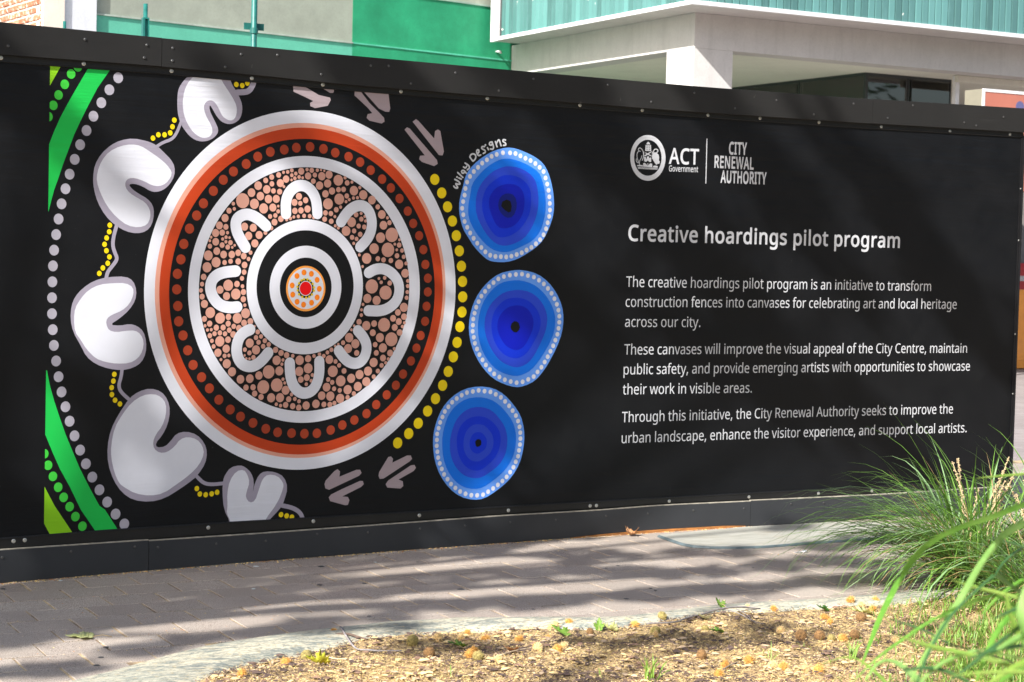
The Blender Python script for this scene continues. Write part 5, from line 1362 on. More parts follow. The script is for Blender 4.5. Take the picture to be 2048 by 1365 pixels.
twig([(ct([(1150,128),(1190,205),(1240,250),(1290,280),(1360,296),(1460,308),(1560,290),(1670,296)]), 0.0045, 0.0025), (ct([(1168,165),(1178,130)]), 0.002, 0.001), (ct([(1460,308),(1490,280)]), 0.002, 0.001)], 'grey forked twig curving from the kerb across the mulch', M['twig'], zb=0.010)
twig([(ct([(1045,325),(1100,350),(1210,378),(1340,392)]), 0.0022, 0.0026)], 'thin pale stalk lying in front of the grey forked twig', M['twigp'])
twig([(ct([(1110,182),(1200,190),(1300,215),(1370,225)]), 0.006, 0.003)], 'rough dark brown twig against the kerb by the grey twig', M['twigd'])
twig([(c6l([(800,752),(960,745),(1010,728),(1110,708),(1200,690),(1320,672),(1420,660)]), 0.0032, 0.0040), (c6l([(1230,690),(1300,700),(1370,722),(1440,740)]), 0.0022, 0.0012), (c6l([(1290,684),(1340,700),(1400,745)]), 0.0018, 0.001)], 'long grey stick with side shoots lying along the kerb edge', M['twig'], zb=0.014)
twig([(c6l([(0,938),(60,922),(130,905),(172,893)]), 0.0022, 0.0016)], 'pale broken stalk pointing up right on the mulch', M['twigp'], zb=0.012)
twig([(c6l([(445,258),(500,266),(560,262),(660,256)]), 0.0022, 0.0018), (c6l([(540,265),(560,258),(600,262),(655,252)]), 0.0016, 0.001)], 'thin straw coloured twig lying along the foot of the hoarding', M['twigp'], zb=None)
twig([(c6l([(1180,1010),(1250,970),(1320,930)]), 0.0022, 0.0014)], 'short grey brown twig between orange seed balls at the front', M['twig'])
twig([([(930,1330),(970,1338),(1005,1342)], 0.002, 0.0015)], 'short dark twig on the open mulch near the bottom edge', M['twigd'])
# bottle-like bit of foil on the paving
M['foil'] = simple('silver_foil', (0.7, 0.72, 0.75), 0.3, 0.2, 60, 0.4, 0.002, metal=0.7)
p = on_z(1607, 1106, 0.0); mb = MB(); mb.tube([p+Vector((-.05, .006, .004)), p+Vector((-.01, .001, .004)), p+Vector((.0, 0, .007)), p+Vector((.016, -.002, .008))], [.0025, .003, .0075, .006], 8)
setp(mb.build('cigarette_lighter', [M['foil']]), 'small silver and dark scrap lying on the pavers in front of the ramp plate', 'litter scrap')

# ------------------------------------------------------------------ plants
def blade_mat(name, base, tip, trans=0.3, rough=0.45):
    mt, t, b = nt(name)
    g = t.nodes.new('ShaderNodeNewGeometry')
    f = noise_n(t, g.outputs['Position'], 14, 3, 0.6)
    f2 = noise_n(t, g.outputs['Position'], 60, 2, 0.6)
    c = mixc(t, ramp(t, f, [(0.3, 0.0), (0.7, 1.0)]), base, tip)
    c = mixc(t, ramp(t, f2, [(0.62, 0.0), (0.75, 0.35)]), c, tuple(min(1, q*1.5+.03) for q in tip))
    t.links.new(c, b.inputs['Base Color']); b.inputs['Roughness'].default_value = rough
    b.inputs['Specular IOR Level'].default_value = 0.5
    tr = t.nodes.new('ShaderNodeBsdfTranslucent'); t.links.new(c, tr.inputs[0])
    ms = t.nodes.new('ShaderNodeMixShader'); ms.inputs[0].default_value = trans
    out = t.nodes['Material Output']
    t.links.new(b.outputs[0], ms.inputs[1]); t.links.new(tr.outputs[0], ms.inputs[2]); t.links.new(ms.outputs[0], out.inputs[0])
    return mt
M['bl_green'] = blade_mat('tussock_green', (0.085, 0.20, 0.025), (0.19, 0.34, 0.06))
M['bl_grey'] = blade_mat('tussock_grey_green', (0.16, 0.29, 0.11), (0.32, 0.48, 0.23))
M['bl_dry'] = blade_mat('dry_blade', (0.30, 0.19, 0.07), (0.48, 0.34, 0.17))
M['bl_lime'] = blade_mat('young_grass', (0.16, 0.30, 0.04), (0.28, 0.44, 0.08))
M['strap'] = blade_mat('strap_leaf_green', (0.11, 0.32, 0.03), (0.22, 0.46, 0.07), 0.45, 0.35)
M['strapl'] = blade_mat('strap_leaf_lime', (0.22, 0.40, 0.05), (0.34, 0.50, 0.10), 0.45, 0.35)
M['strapd'] = blade_mat('strap_leaf_dark', (0.03, 0.10, 0.03), (0.07, 0.17, 0.05), 0.3, 0.35)
M['strapg'] = blade_mat('strap_leaf_grey', (0.18, 0.37, 0.07), (0.31, 0.50, 0.15), 0.4, 0.4)

def blade(V, F, FM, pts, w, mi, side=None):
    """V-section ribbon with pointed tip"""
    n0 = len(V); N = len(pts)
    for i, p in enumerate(pts):
        a = pts[max(i-1, 0)]; b = pts[min(i+1, N-1)]
        d = (b-a).normalized()
        s = side if side is not None else d.cross(Vector((0, 0, 1)))
        if s.length < 1e-3: s = Vector((1, 0, 0))
        s = (s-d*s.dot(d)).normalized(); u = s.cross(d)
        k = i/(N-1); ww = w*min(1.0, 0.55+k*2.0)*max(0.06, min(1.0, (1-k)*3.2))
        V += [p-s*ww/2+u*ww*.10, p-u*ww*.12, p+s*ww/2+u*ww*.10]
    for i in range(N-1):
        a = n0+i*3
        F += [(a, a+1, a+4, a+3), (a+1, a+2, a+5, a+4)]; FM += [mi, mi]

def arc(base, az, el, L, bend, n=9, rd=R):
    pts = [base.copy()]; d_el = el; p = base.copy(); st = L/(n-1); a = az
    for i in range(n-1):
        d = Vector((math.cos(a)*math.cos(d_el), math.sin(a)*math.cos(d_el), math.sin(d_el)))
        p = p+d*st; pts.append(p.copy())
        d_el -= bend*(0.35+1.3*i/(n-1))/(n-1); a += rd.uniform(-.03, .03)
    return pts

def tussock(px, py, nst, nsep, Lr, label, seed, lean=None):
    rd = random.Random(seed)
    c = bed_point(px, py)
    root = empty('tussock_grass', (c.x, c.y, c.z), label, 'grass clump')
    V, F, FM = [], [], []
    for k in range(nst+nsep):
        sep = k >= nst
        rr_ = 0.13*math.sqrt(rd.random()); a0 = rd.uniform(0, 2*math.pi)
        b = Vector((c.x+rr_*math.cos(a0), c.y+rr_*math.sin(a0), c.z-0.005))
        az = a0+rd.gauss(0, .7) if rd.random() < .6 else rd.uniform(0, 6.28)
        if lean is not None and rd.random() < 0.45: az = lean+rd.gauss(0, .75)
        el = rd.uniform(0.45, 1.45); L = rd.uniform(*Lr)*(0.75 if rd.random() < .35 else 1)
        bend = rd.uniform(0.35, 2.5)*(1.5-el*0.4)
        if lean is not None and k % 6 == 0: az = lean+rd.gauss(0, .45); el = rd.uniform(.50, 1.0); L = rd.uniform(.75, 1.12); bend = rd.uniform(1.5, 2.6)
        q = rd.random()
        if not sep and q < 0.25: mi = 2; L *= 0.7
        elif q < 0.42: mi = 1
        else: mi = 0
        pts = arc(b, az, el, L, bend, 10, rd)
        for p_ in pts:
            g_ = 0.012
            if p_.z < g_: p_.z = g_+rd.random()*.01
        w = rd.uniform(0.0042, 0.0085)
        if sep:
            v_, f_, m_ = [], [], []
            blade(v_, f_, m_, pts, w*1.15, 0)
            o = mesh_obj('blade', v_, f_, M['bl_grey'] if mi == 1 else M['bl_green'], root, smooth=True)
        else: blade(V, F, FM, pts, w, mi)
    o = mesh_obj('inner_blades', V, F, [M['bl_green'], M['bl_grey'], M['bl_dry']], root, None, FM, smooth=True); o['kind'] = 'stuff'
    # flower spikes
    for k in range(7):
        rr_ = 0.08*rd.random(); a0 = rd.uniform(0, 6.28)
        b = Vector((c.x+rr_*math.cos(a0), c.y+rr_*math.sin(a0), c.z))
        pts = arc(b, rd.uniform(0, 6.28), rd.uniform(1.25, 1.5), rd.uniform(.42, .60), .35, 8, rd)
        mb = MB(); mb.tube(pts, [0.0018]*len(pts), 5)
        for i in range(70):
            t_ = rd.uniform(0.55, 1.0)*(len(pts)-1); j = min(int(t_), len(pts)-2); q = pts[j].lerp(pts[j+1], t_-j)
            s_ = Vector((rd.gauss(0, 1), rd.gauss(0, 1), rd.gauss(0, 1))).normalized()*rd.uniform(.003, .007)
            e_ = q+s_
            mb.hexa([e_+Vector(w_)*0.0022 for w_ in ((-1,-1,-1),(1,-1,-1),(1,1,-1),(-1,1,-1),(-1,-1,1.2),(1,-1,1.2),(1,1,1.2),(-1,1,1.2))])
        mb.build('flower_spike', M['bl_dry2'], root)
    return root
M['bl_dry2'] = simple('seed_spike', (0.50, 0.38, 0.22), 0.9, 0.4, 90, 0.2, 0.001)
LEFT = math.atan2(-CAM_R.y, -CAM_R.x)
t1 = tussock(1945, 1172, 520, 150, (0.45, 0.95), 'big tussock of long thin green blades arching over the kerb at the right', 21, LEFT)
t2 = tussock(2110, 1150, 260, 40, (0.45, 0.85), 'tussock of thin green blades behind the big tussock, cut by the right edge', 22, LEFT)
t3 = tussock(2085, 1215, 240, 30, (0.35, 0.65), 'low green tussock beside the strap leaves at the right edge', 23, LEFT)

# foreground strap-leaved plant: long leaves arching in from the right
def strap_pts(spec):
    return [CAM_O + ray(x, y).normalized()*d for x, y, d in spec]
ROOTP = on_z(2230, 1560, 0.0)
strap = empty('strap_leaf_plant', (ROOTP.x, ROOTP.y, 0.01), 'bright green strap leaved plant close to the camera, blurred, at the bottom right', 'plant')
def strap_leaf(spec, wpx, mat):
    pts = smooth3(strap_pts(spec), 2)
    d0 = spec[len(spec)//2][2]
    V_, F_, M_ = [], [], []
    # root the leaf: extend from its first point down into the clump
    first = pts[0]; basept = ROOTP+Vector((R.uniform(-.12, .12), R.uniform(-.12, .12), 0.0))
    lead = [basept.lerp(first, t_)+Vector((0, 0, 0.10*math.sin(math.pi*t_))) for t_ in (0.0, 0.25, 0.5, 0.75)]
    allp = lead+pts
    n = len(allp); s0 = CAM_R*0.6+CAM_U*0.8
    blade(V_, F_, M_, allp, wpx*1.1*d0/CAM_F, 0)
    mesh_obj('leaf', V_, F_, mat, strap, smooth=True)
SL = [([(2075,1000,3.4),(1990,1035,3.5),(1928,1053,3.6),(1862,1083,3.65),(1810,1142,3.7),(1784,1194,3.7),(1760,1240,3.7),(1740,1290,3.7),(1722,1335,3.7)], 27, 'strap'),
      ([(2090,1030,3.0),(2010,1068,3.1),(1977,1109,3.1),(1954,1145,3.1),(1931,1188,3.1),(1905,1227,3.1),(1882,1267,3.1),(1850,1310,3.1),(1815,1375,3.1)], 30, 'strapg'),
      ([(2120,935,3.8),(2060,948,3.8),(1995,953,3.8),(1952,957,3.8)], 15, 'strapl'),
      ([(2100,1215,3.2),(2010,1190,3.3),(1960,1178,3.3),(1903,1161,3.3)], 20, 'strapl'),
      ([(1990,1190,3.0),(1900,1222,3.1),(1850,1250,3.1),(1800,1285,3.1),(1760,1312,3.1),(1700,1370,3.1)], 17, 'strap'),
      ([(2010,1330,2.8),(1930,1308,2.9),(1860,1295,2.9),(1788,1270,2.9)], 24, 'strapl'),
      ([(2120,1190,2.6),(2048,1249,2.7),(1972,1308,2.7),(1890,1372,2.7)], 22, 'strapd'),
      ([(2150,1235,2.5),(2070,1262,2.6),(2020,1285,2.6),(1965,1322,2.6)], 32, 'strapg'),
      ([(2160,1300,2.5),(2080,1290,2.6),(2000,1298,2.6),(1930,1320,2.6)], 26, 'strapd'),
      ([(1990,1150,3.0),(1905,1225,3.0),(1860,1300,3.0),(1830,1375,3.0)], 14, 'strapd'),
      ([(2160,1350,2.4),(2060,1345,2.5),(1980,1345,2.5),(1900,1352,2.5)], 20, 'strapl'),
      ([(2140,1120,3.4),(2060,1150,3.4),(2000,1190,3.4),(1960,1235,3.4)], 18, 'strap'),
      ([(2130,1060,3.6),(2070,1080,3.6),(2010,1120,3.6),(1985,1160,3.6)], 16, 'strapd'),
      ([(1960,1300,2.9),(1900,1318,2.9),(1860,1345,2.9),(1830,1380,2.9)], 20, 'strapg'),
      ([(2060,1330,2.7),(2020,1350,2.7),(1990,1375,2.7)], 26, 'strap'),
      ([(1900,1290,3.3),(1850,1262,3.3),(1815,1250,3.3),(1770,1235,3.3)], 12, 'strapd'),
      ([(2120,990,3.9),(2060,1010,3.9),(1990,1030,3.9),(1935,1048,3.9)], 13, 'strap'),
      ([(2100,1340,2.8),(2050,1300,2.8),(2020,1240,2.8),(2010,1180,2.8)], 18, 'strapl'),
      ([(1780,1375,3.3),(1740,1335,3.4),(1700,1310,3.4),(1640,1330,3.4)], 9, 'strapl'),
      ([(2150,1160,2.9),(2080,1185,2.9),(2020,1230,2.9),(1980,1290,2.9),(1950,1370,2.9)], 26, 'strap'),
      ([(2150,1290,2.6),(2090,1310,2.6),(2030,1335,2.6),(1960,1380,2.6)], 34, 'strapl'),
      ([(2150,1225,2.7),(2100,1210,2.7),(2040,1215,2.7),(1985,1240,2.7)], 26, 'strapd'),
      ([(2100,1375,2.5),(2060,1300,2.6),(2040,1240,2.6),(2050,1170,2.6)], 24, 'strapg'),
      ([(1950,1375,2.9),(1900,1345,2.9),(1850,1335,2.9),(1800,1345,2.9)], 22, 'strapd'),
      ([(2130,1100,3.3),(2070,1105,3.3),(2020,1085,3.3),(1975,1075,3.3)], 14, 'strapd'),
      ([(1850,1375,3.1),(1790,1320,3.2),(1755,1325,3.2),(1730,1365,3.2)], 18, 'strapg')]
for sp, w, mt_ in SL: strap_leaf(sp, w, M[mt_])

def tuft(px, py, n, Lr, w, label, seed, mats=('bl_lime',)):
    rd = random.Random(seed); c = bed_point(px, py)
    root = empty('grass_tuft', (c.x, c.y, c.z), label, 'grass tuft')
    for k in range(n):
        b = Vector((c.x+rd.gauss(0, .012), c.y+rd.gauss(0, .012), c.z-0.003))
        pts = arc(b, rd.uniform(0, 6.28), rd.uniform(.7, 1.5), rd.uniform(*Lr), rd.uniform(.3, 1.4), 7, rd)
        v_, f_, m_ = [], [], []; blade(v_, f_, m_, pts, w*rd.uniform(.6, 1.2), 0)
        mesh_obj('blade', v_, f_, M[rd.choice(mats)], root, smooth=True)
tuft(1302, 1362, 12, (0.07, 0.14), 0.008, 'bright green grass tuft at the bottom edge in front of the mulch', 5, ('bl_lime', 'strapl'))
tuft(905, 1352, 6, (0.05, 0.09), 0.0035, 'dry straw coloured grass tuft on the mulch', 6, ('bl_dry', 'bl_dry', 'bl_lime'))
tuft(1196, 1350, 4, (0.03, 0.06), 0.003, 'tiny green grass sprout left of the bright grass tuft', 7)
tuft(1543, 1322, 6, (0.04, 0.08), 0.004, 'small green grass tuft between orange seed balls', 8)
tuft(1705, 1318, 14, (0.06, 0.12), 0.005, 'loose green grass tuft left of the strap leaves', 9)
tuft(1607, 1298, 4, (0.02, 0.04), 0.003, 'tiny grass sprout in front of a brown seed ball', 10)

# short grass thickening towards the right
V, F, FM = [], [], []
rd = random.Random(31)
for k in range(9000):
    px = 2120-abs(rd.gauss(0, 170)); py = rd.uniform(1195, 1400)
    if px < 1640: continue
    if rd.random() > (px-1600)/330 and rd.random() < 0.8: continue
    p = on_z(px, py, 0.012)
    if p.y > kerb_in_y(p.x)-0.03: continue
    if noise.noise(Vector((p.x*6, p.y*6, 2))) < -0.12: continue
    p.z = bed_z(p.x, p.y)-0.003
    pts = arc(p, rd.uniform(0, 6.28), rd.uniform(.6, 1.5), rd.uniform(.02, .07)+max(0, (px-1800)/320)*rd.uniform(.0, .10), rd.uniform(.3, 1.5), 5, rd)
    blade(V, F, FM, pts, rd.uniform(.002, .0055), rd.choice((0, 0, 0, 1, 2)))
o = mesh_obj('short_grass', V, F, [M['bl_lime'], M['bl_green'], M['bl_dry']], None, (6.2, -3.6, 0), FM, smooth=True)
setp(o, 'short green grass spreading through the mulch at the right', 'grass', None, 'stuff')

# ------------------------------------------------------------------ buildings behind the hoarding
def stucco(name, col, var=0.12, rough=0.9, streak=0.0, scale=3.0):
    mt, t, b = nt(name)
    g = t.nodes.new('ShaderNodeNewGeometry')
    f = noise_n(t, g.outputs['Position'], scale, 6, 0.65)
    h = noise_n(t, g.outputs['Position'], 45, 4, 0.7)
    c = ramp(t, f, [(0.32, tuple(q*(1-var) for q in col)), (0.68, tuple(min(1, q*(1+var)) for q in col))])
    if streak:
        mp = t.nodes.new('ShaderNodeMapping'); mp.inputs['Scale'].default_value = (3, 3, 0.35); t.links.new(g.outputs['Position'], mp.inputs[0])
        s = noise_n(t, mp.outputs[0], 3, 5, 0.7)
        c = mixc(t, ramp(t, s, [(0.5, 0.0), (0.75, streak)]), c, tuple(q*0.55 for q in col))
    c = mixc(t, ramp(t, h, [(0.35, 0.25), (0.5, 0.0)]), c, tuple(q*0.7 for q in col))
    t.links.new(c, b.inputs['Base Color']); b.inputs['Roughness'].default_value = rough
    b.inputs['Specular IOR Level'].default_value = 0.3
    bump(t, b, h, 0.35, 0.006)
    return mt
M['render_grey'] = stucco('sage_grey_render', (0.34, 0.365, 0.30))
M['render_teal'] = stucco('pale_teal_paint', (0.12, 0.47, 0.33), 0.08, 0.7)
M['render_green'] = stucco('strong_green_paint', (0.024, 0.29, 0.14), 0.25, 0.6, 0.0, 1.6)
M['concrete'] = stucco('painted_concrete', (0.56, 0.54, 0.52), 0.06, 0.8, 0.3)
M['ceilm'] = stucco('canopy_ceiling', (0.72, 0.72, 0.62), 0.04, 0.8)
M['trim'] = simple('white_metal_trim', (0.72, 0.72, 0.72), 0.5, 0.1, 12, 0.05)
M['pil'] = stucco('pale_plaster', (0.74, 0.75, 0.78), 0.06, 0.85, 0.15)
M['post'] = simple('green_painted_post', (0.012, 0.13, 0.11), 0.45, 0.25, 20, 0.1)
M['coral'] = simple('coral_sign_face', (0.42, 0.145, 0.10), 0.5, 0.05, 4, 0)
M['beige'] = simple('beige_sign_case', (0.20, 0.185, 0.14), 0.6, 0.08, 6, 0)
M['purple'] = simple('navy_logo', (0.10, 0.10, 0.22), 0.5, 0.05, 4, 0)
M['plastic_o'] = simple('orange_plastic', (0.95, 0.36, 0.05), 0.45, 0.1, 6, 0.05)
M['plastic_r'] = simple('red_plastic', (0.62, 0.03, 0.03), 0.45, 0.1, 6, 0.05)
M['plastic_w'] = simple('white_plastic', (0.72, 0.70, 0.70), 0.45, 0.1, 6, 0.05)
M['dark'] = simple('dark_metal', (0.03, 0.035, 0.035), 0.5, 0.2, 10, 0.05)
def clad_mat(name, col):
    mt, t, b = nt(name)
    oi = t.nodes.new('ShaderNodeObjectInfo')
    g = t.nodes.new('ShaderNodeNewGeometry')
    mp = t.nodes.new('ShaderNodeMapping'); mp.inputs['Scale'].default_value = (4, 4, 0.8); t.links.new(g.outputs['Position'], mp.inputs[0])
    s = noise_n(t, mp.outputs[0], 4, 5, 0.65)
    tone = ramp(t, oi.outputs['Random'], [(0.0, tuple(q*0.70 for q in col)), (1.0, tuple(min(1, q*1.35) for q in col))])
    c = mixc(t, ramp(t, s, [(0.5, 0.0), (0.8, 0.35)]), tone, (0.16, 0.33, 0.33))
    chips = noise_n(t, g.outputs['Position'], 7, 2, 0.4, 0.6)
    c = mixc(t, ramp(t, chips, [(0.745, 0.0), (0.76, 0.9)]), c, (0.75, 0.72, 0.68))
    t.links.new(c, b.inputs['Base Color']); b.inputs['Roughness'].default_value = 0.42
    return mt
M['clad'] = clad_mat('teal_cladding', (0.085, 0.205, 0.195))
def glass_mat():
    mt, t, b = nt('shop_glass')
    out = t.nodes['Material Output']
    gl = t.nodes.new('ShaderNodeBsdfGlossy'); gl.inputs['Roughness'].default_value = 0.02
    tr = t.nodes.new('ShaderNodeBsdfTransparent'); tr.inputs[0].default_value = (0.62, 0.72, 0.67, 1)
    fr = t.nodes.new('ShaderNodeFresnel'); fr.inputs[0].default_value = 2.1
    ms = t.nodes.new('ShaderNodeMixShader')
    t.links.new(fr.outputs[0], ms.inputs[0]); t.links.new(tr.outputs[0], ms.inputs[1]); t.links.new(gl.outputs[0], ms.inputs[2]); t.links.new(ms.outputs[0], out.inputs[0])
    return mt
M['glass'] = glass_mat()

# --- corner building with teal cladding: local frame u along its street face, v going back
TH = math.radians(2.65)
bu = Vector((math.cos(TH), math.sin(TH), 0)); bv = Vector((-math.sin(TH), math.cos(TH), 0))
A0 = on_z(1385, 9, 4.2)
B0 = on_z(1390.5, 25.5, 4.2)
BU, BV = (B0-A0).dot(bu), (B0-A0).dot(bv)           # set-back of the beam from the cladding edge
def bf(u, v, z): 
    p = A0+bu*u+bv*v
    return (p.x, p.y, z)
bld = empty('corner_building', (A0.x, A0.y, 0), 'two storey building clad in vertical teal boards over a white concrete arcade', 'building')
vL = (on_z(989, 84, 4.2)-A0).dot(bv)
ULEN = 12.0
# trim at the foot of the cladding, mitred round the corner
def lbox(name, lo, hi, mat): 
    mb = MB(); mb.box(lo, hi, bf); return mb.build(name, mat, bld)
TR = 0.045
lbox('trim', (-0.012, -0.030, 4.2), (ULEN, 0.03, 4.2+TR), M['trim'])
lbox('trim', (-0.030, -0.030, 4.2), (-0.0125, vL, 4.2+TR), M['trim'])
lbox('soffit', (-0.012, 0.031, 4.202), (ULEN, vL, 4.24), M['concrete'])
# cladding boards
zt0, zt1 = 4.2+TR, 7.2
pit = 0.0985
me_b = None
def clad_mesh(w):
    mb = MB(); h = zt1-zt0
    prof = [(-w/2+.004, 0.024), (-w/2+.012, 0.0), (w/2-.006, 0.0), (w/2, 0.012), (w/2, 0.03), (-w/2+.002, 0.03)]
    n = len(prof)
    V_ = [(x, y, 0) for x, y in prof]+[(x, y, h) for x, y in prof]
    F_ = [(k, (k+1) % n, n+(k+1) % n, n+k) for k in range(n)]+[tuple(range(n))[::-1], tuple(n+k for k in range(n))]
    me = bpy.data.meshes.new('cladding_board'); me.from_pydata(V_, [], F_); me.materials.append(M['clad']); return me
cm = clad_mesh(pit)
br_ = Vector((A0.x, A0.y, 0))
for k in range(int(6.6/pit)):
    o = bpy.data.objects.new('cladding_board', cm); o.parent = bld
    q = Vector(bf(0.02+pit*(k+.5), -0.012+R.uniform(-.001, .001), zt0)); o.location = q-br_; o.rotation_euler = (0, 0, TH); COL.objects.link(o)
for k in range(int((vL-0.16)/pit)):
    o = bpy.data.objects.new('cladding_board', cm); o.parent = bld
    q = Vector(bf(-0.012+R.uniform(-.001, .001), 0.02+pit*(k+.5), zt0)); o.location = q-br_; o.rotation_euler = (0, 0, TH-math.pi/2); o.scale = (1, 1, 1); COL.objects.link(o)
lbox('corner_trim', (-0.032, vL-0.13, 4.2-0.004), (0.03, vL+0.02, zt1), M['trim'])
lbox('wall_core', (0.022, 0.022, zt0-0.02), (ULEN, vL, zt1-0.05), M['dark'])
# arcade beam, column
zb = 3.812
lbox('arcade_beam', (BU+0.0, BV, zb), (ULEN, BV+0.30, 4.2), M['concrete'])
lbox('side_beam', (BU, BV+0.3005, zb), (BU+0.30, vL+0.3, 4.2), M['concrete'])
cw = 0.5249; cd = 0.552
mb = MB()
for (a, b, c, d) in ((0, 0, cw, 0.0), ):
    pass
mb.box((BU, BV, 0), (BU+cw, BV+cd, zb-0.002), bf)
mb.build('column', M['concrete'], bld)
lbox('canopy_ceiling', (BU+0.3, BV+0.3, zb+0.004), (ULEN, vL+6.0, zb+0.05), M['ceilm'])
P_ = Vector(bf(BU+1.15, BV+1.55, zb-0.004))
mb = MB(); n_ = 20
ring = [P_+bu*(0.17*math.cos(2*math.pi*k/n_))+bv*(0.17*math.sin(2*math.pi*k/n_)) for k in range(n_)]
V_ = [tuple(p) for p in ring]+[tuple(p+Vector((0, 0, .007))) for p in ring]
mesh_obj('downlight', V_, [tuple(range(n_))]+[(k, (k+1) % n_, n_+(k+1) % n_, n_+k) for k in range(n_)], M['beige'], bld)
# shop glazing
G0 = on_z(1732, 146, zb); gu, gv = (G0-A0).dot(bu), (G0-A0).dot(bv)
G1 = (on_plane(1902, 157, Vector(bf(0, gv, 0)), bv)-A0).dot(bu); WW = (G1-gu)/2
for k in range(2):
    a, b = gu+k*WW+0.03, gu+(k+1)*WW-0.012
    lbox('shop_window', (a, gv, 0.1), (b, gv+0.012, zb-0.03), M['glass'])
    lbox('mullion', (b+0.0, gv-0.008, 0.1), (b+0.016, gv+0.022, zb-0.03), M['dark'])
for k in range(4):
    a, b = gv+k*1.35+0.03, gv+(k+1)*1.35-0.012
    lbox('shop_window', (gu, a, 0.1), (gu+0.012, b, zb-0.03), M['glass'])
    lbox('mullion', (gu-0.006, b, 0.1), (gu+0.020, b+0.014, zb-0.03), M['dark'])
lbox('mullion', (gu-0.012, gv-0.012, 0.1), (gu+0.028, gv+0.028, zb-0.03), M['dark'])
lbox('head_rail', (gu-0.014, gv-0.012, zb-0.03), (G1, gv+0.03, zb+0.003), M['dark'])
lbox('head_rail', (gu-0.014, gv+0.031, zb-0.03), (gu+0.03, vL+4, zb+0.003), M['dark'])
M['shopwall'] = stucco('shop_back_wall', (0.68, 0.66, 0.58), 0.1)
lbox('shop_back_wall', (gu+0.4, gv+5.2, 0), (G1-0.02, gv+5.3, zb), M['shopwall'])
lbox('shop_floor', (gu+0.1, gv+0.1, 0.05), (G1-0.02, gv+5.2, 0.1), M['shopwall'])
lbox('passage_side_wall', (G1-0.01, gv+0.04, 0), (G1+0.08, gv+8.0, zb), M['shopwall'])
lbox('passage_back_wall', (G1+0.1, gv+8.0, 0), (ULEN+6, gv+8.1, zb), stucco('grey_brown_wall', (0.22, 0.20, 0.18), 0.25))
lbox('arcade_fascia', (BU+4.15, BV+0.34, zb-0.08), (ULEN, BV+0.40, zb-0.001), M['shopwall'])
lbox('arcade_post', (BU+4.18, BV+0.41, 0.0), (BU+4.24, BV+0.47, zb-0.003), M['trim'])
# shelves seen through the glass
sh = empty('display_shelf', bf(gu+1.2, gv+0.5, 0), 'white display shelf with rows of pale packets behind the shop glass', 'shelf')
M['packet'] = stucco('pale_packets', (0.62, 0.68, 0.72), 0.2)
for zz in (3.26, 3.44, 3.60):
    mb = MB(); mb.box((gu+0.5, gv+0.35, zz), (G1-0.05, gv+0.70, zz+0.025), bf); mb.build('shelf_board', M['trim'], sh)
    for k in range(int((G1-gu-0.62)/0.105)):
        a = gu+0.52+k*0.105
        hh = R.uniform(.09, .13)
        mb = MB(); mb.box((a, gv+0.37, zz+0.027), (a+0.085, gv+0.55, zz+0.027+hh), bf); mb.build('packet', M['packet'], sh)
for k in range(2):
    mb = MB(); mb.box((gu+0.46+k*0.6, gv+0.35, 0.1), (gu+0.49+k*0.6, gv+0.70, 3.72), bf); mb.build('shelf_end', M['trim'], sh)

# illuminated-style sign box standing in front of the arcade
s0 = on_plane(1965, 183, A0+bv*(-1.2), bv)
sg = empty('sign_box', (s0.x, s0.y, 0), 'coral coloured sign box with white frame and dark round emblem above the hoarding end', 'sign')
def sf(u, v, z):
    p = s0+bu*u+bv*v; return (p.x, p.y, z)
zt = on_plane(1965, 178, s0, bv).z
mb = MB(); mb.box((0, 0.002, zt-1.1), (2.2, 0.28, zt), sf); mb.build('sign_case', M['beige'], sg)
mb = MB(); mb.box((-0.002, -0.012, zt-1.12), (0.03, 0.001, zt+0.004), sf); mb.box((0.0302, -0.012, zt-0.028), (2.2, 0.001, zt+0.004), sf); mb.build('sign_frame', M['trim'], sg)
mb = MB(); mb.box((0.031, -0.006, zt-1.1), (2.19, 0.0012, zt-0.029), sf); mb.build('sign_face', M['coral'], sg)
cp = on_plane(2040, 214, s0-bv*0.008, bv); n_ = 24
ring = [cp+bu*(0.062*math.cos(2*math.pi*k/n_))+Vector((0, 0, 0.062*math.sin(2*math.pi*k/n_))) for k in range(n_)]
mesh_obj('sign_emblem', [tuple(p) for p in ring]+[tuple(p+bv*0.0015) for p in ring], [tuple(range(n_))]+[(k, (k+1) % n_, n_+(k+1) % n_, n_+k) for k in range(n_)], M['purple'], sg)
mb = MB(); mb.box((1.9, 0.08, 0), (2.0, 0.18, zt-1.1), sf); mb.build('sign_post', M['dark'], sg)

# --- rendered building
ZL = 4.01
W0 = on_z(196, 27, ZL); W1_ = on_z(1025, 121, ZL)
wu = (W1_-W0); wu.z = 0; wu.normalize(); wv = Vector((-wu.y, wu.x, 0))
def wf(u, v, z):
    p = W0+wu*u+wv*v; return (p.x, p.y, z)
rb = empty('rendered_building', (W0.x, W0.y, 0), 'building with sage grey render, pale teal band and a large green painted area', 'building')
def wbox(name, lo, hi, mat, par=None):
    mb = MB(); mb.box(lo, hi, wf); return mb.build(name, mat, par or rb)
def wu_at(px, py): return (on_plane(px, py, W0, wv)-W0).dot(wu)
ug = wu_at(705, 40)
zc = on_plane(930, 8, W0, wv).z
U1 = 9.0
wbox('grey_render', (-0.6, 0, ZL), (ug, 0.3, 8.5), M['render_grey'])
wbox('teal_band', (-0.6, -0.006, 0), (ug, 0.3, ZL-0.02), M['render_teal'])
wbox('green_area', (ug+0.001, -0.003, ZL), (U1, 0.3, zc), M['render_green'])
wbox('green_area', (ug+0.001, -0.007, 0), (U1, 0.3, ZL-0.02), M['render_green'])
wbox('grey_render', (ug+0.001, 0.0, zc+0.02), (U1, 0.3, 8.5), M['render_grey'])
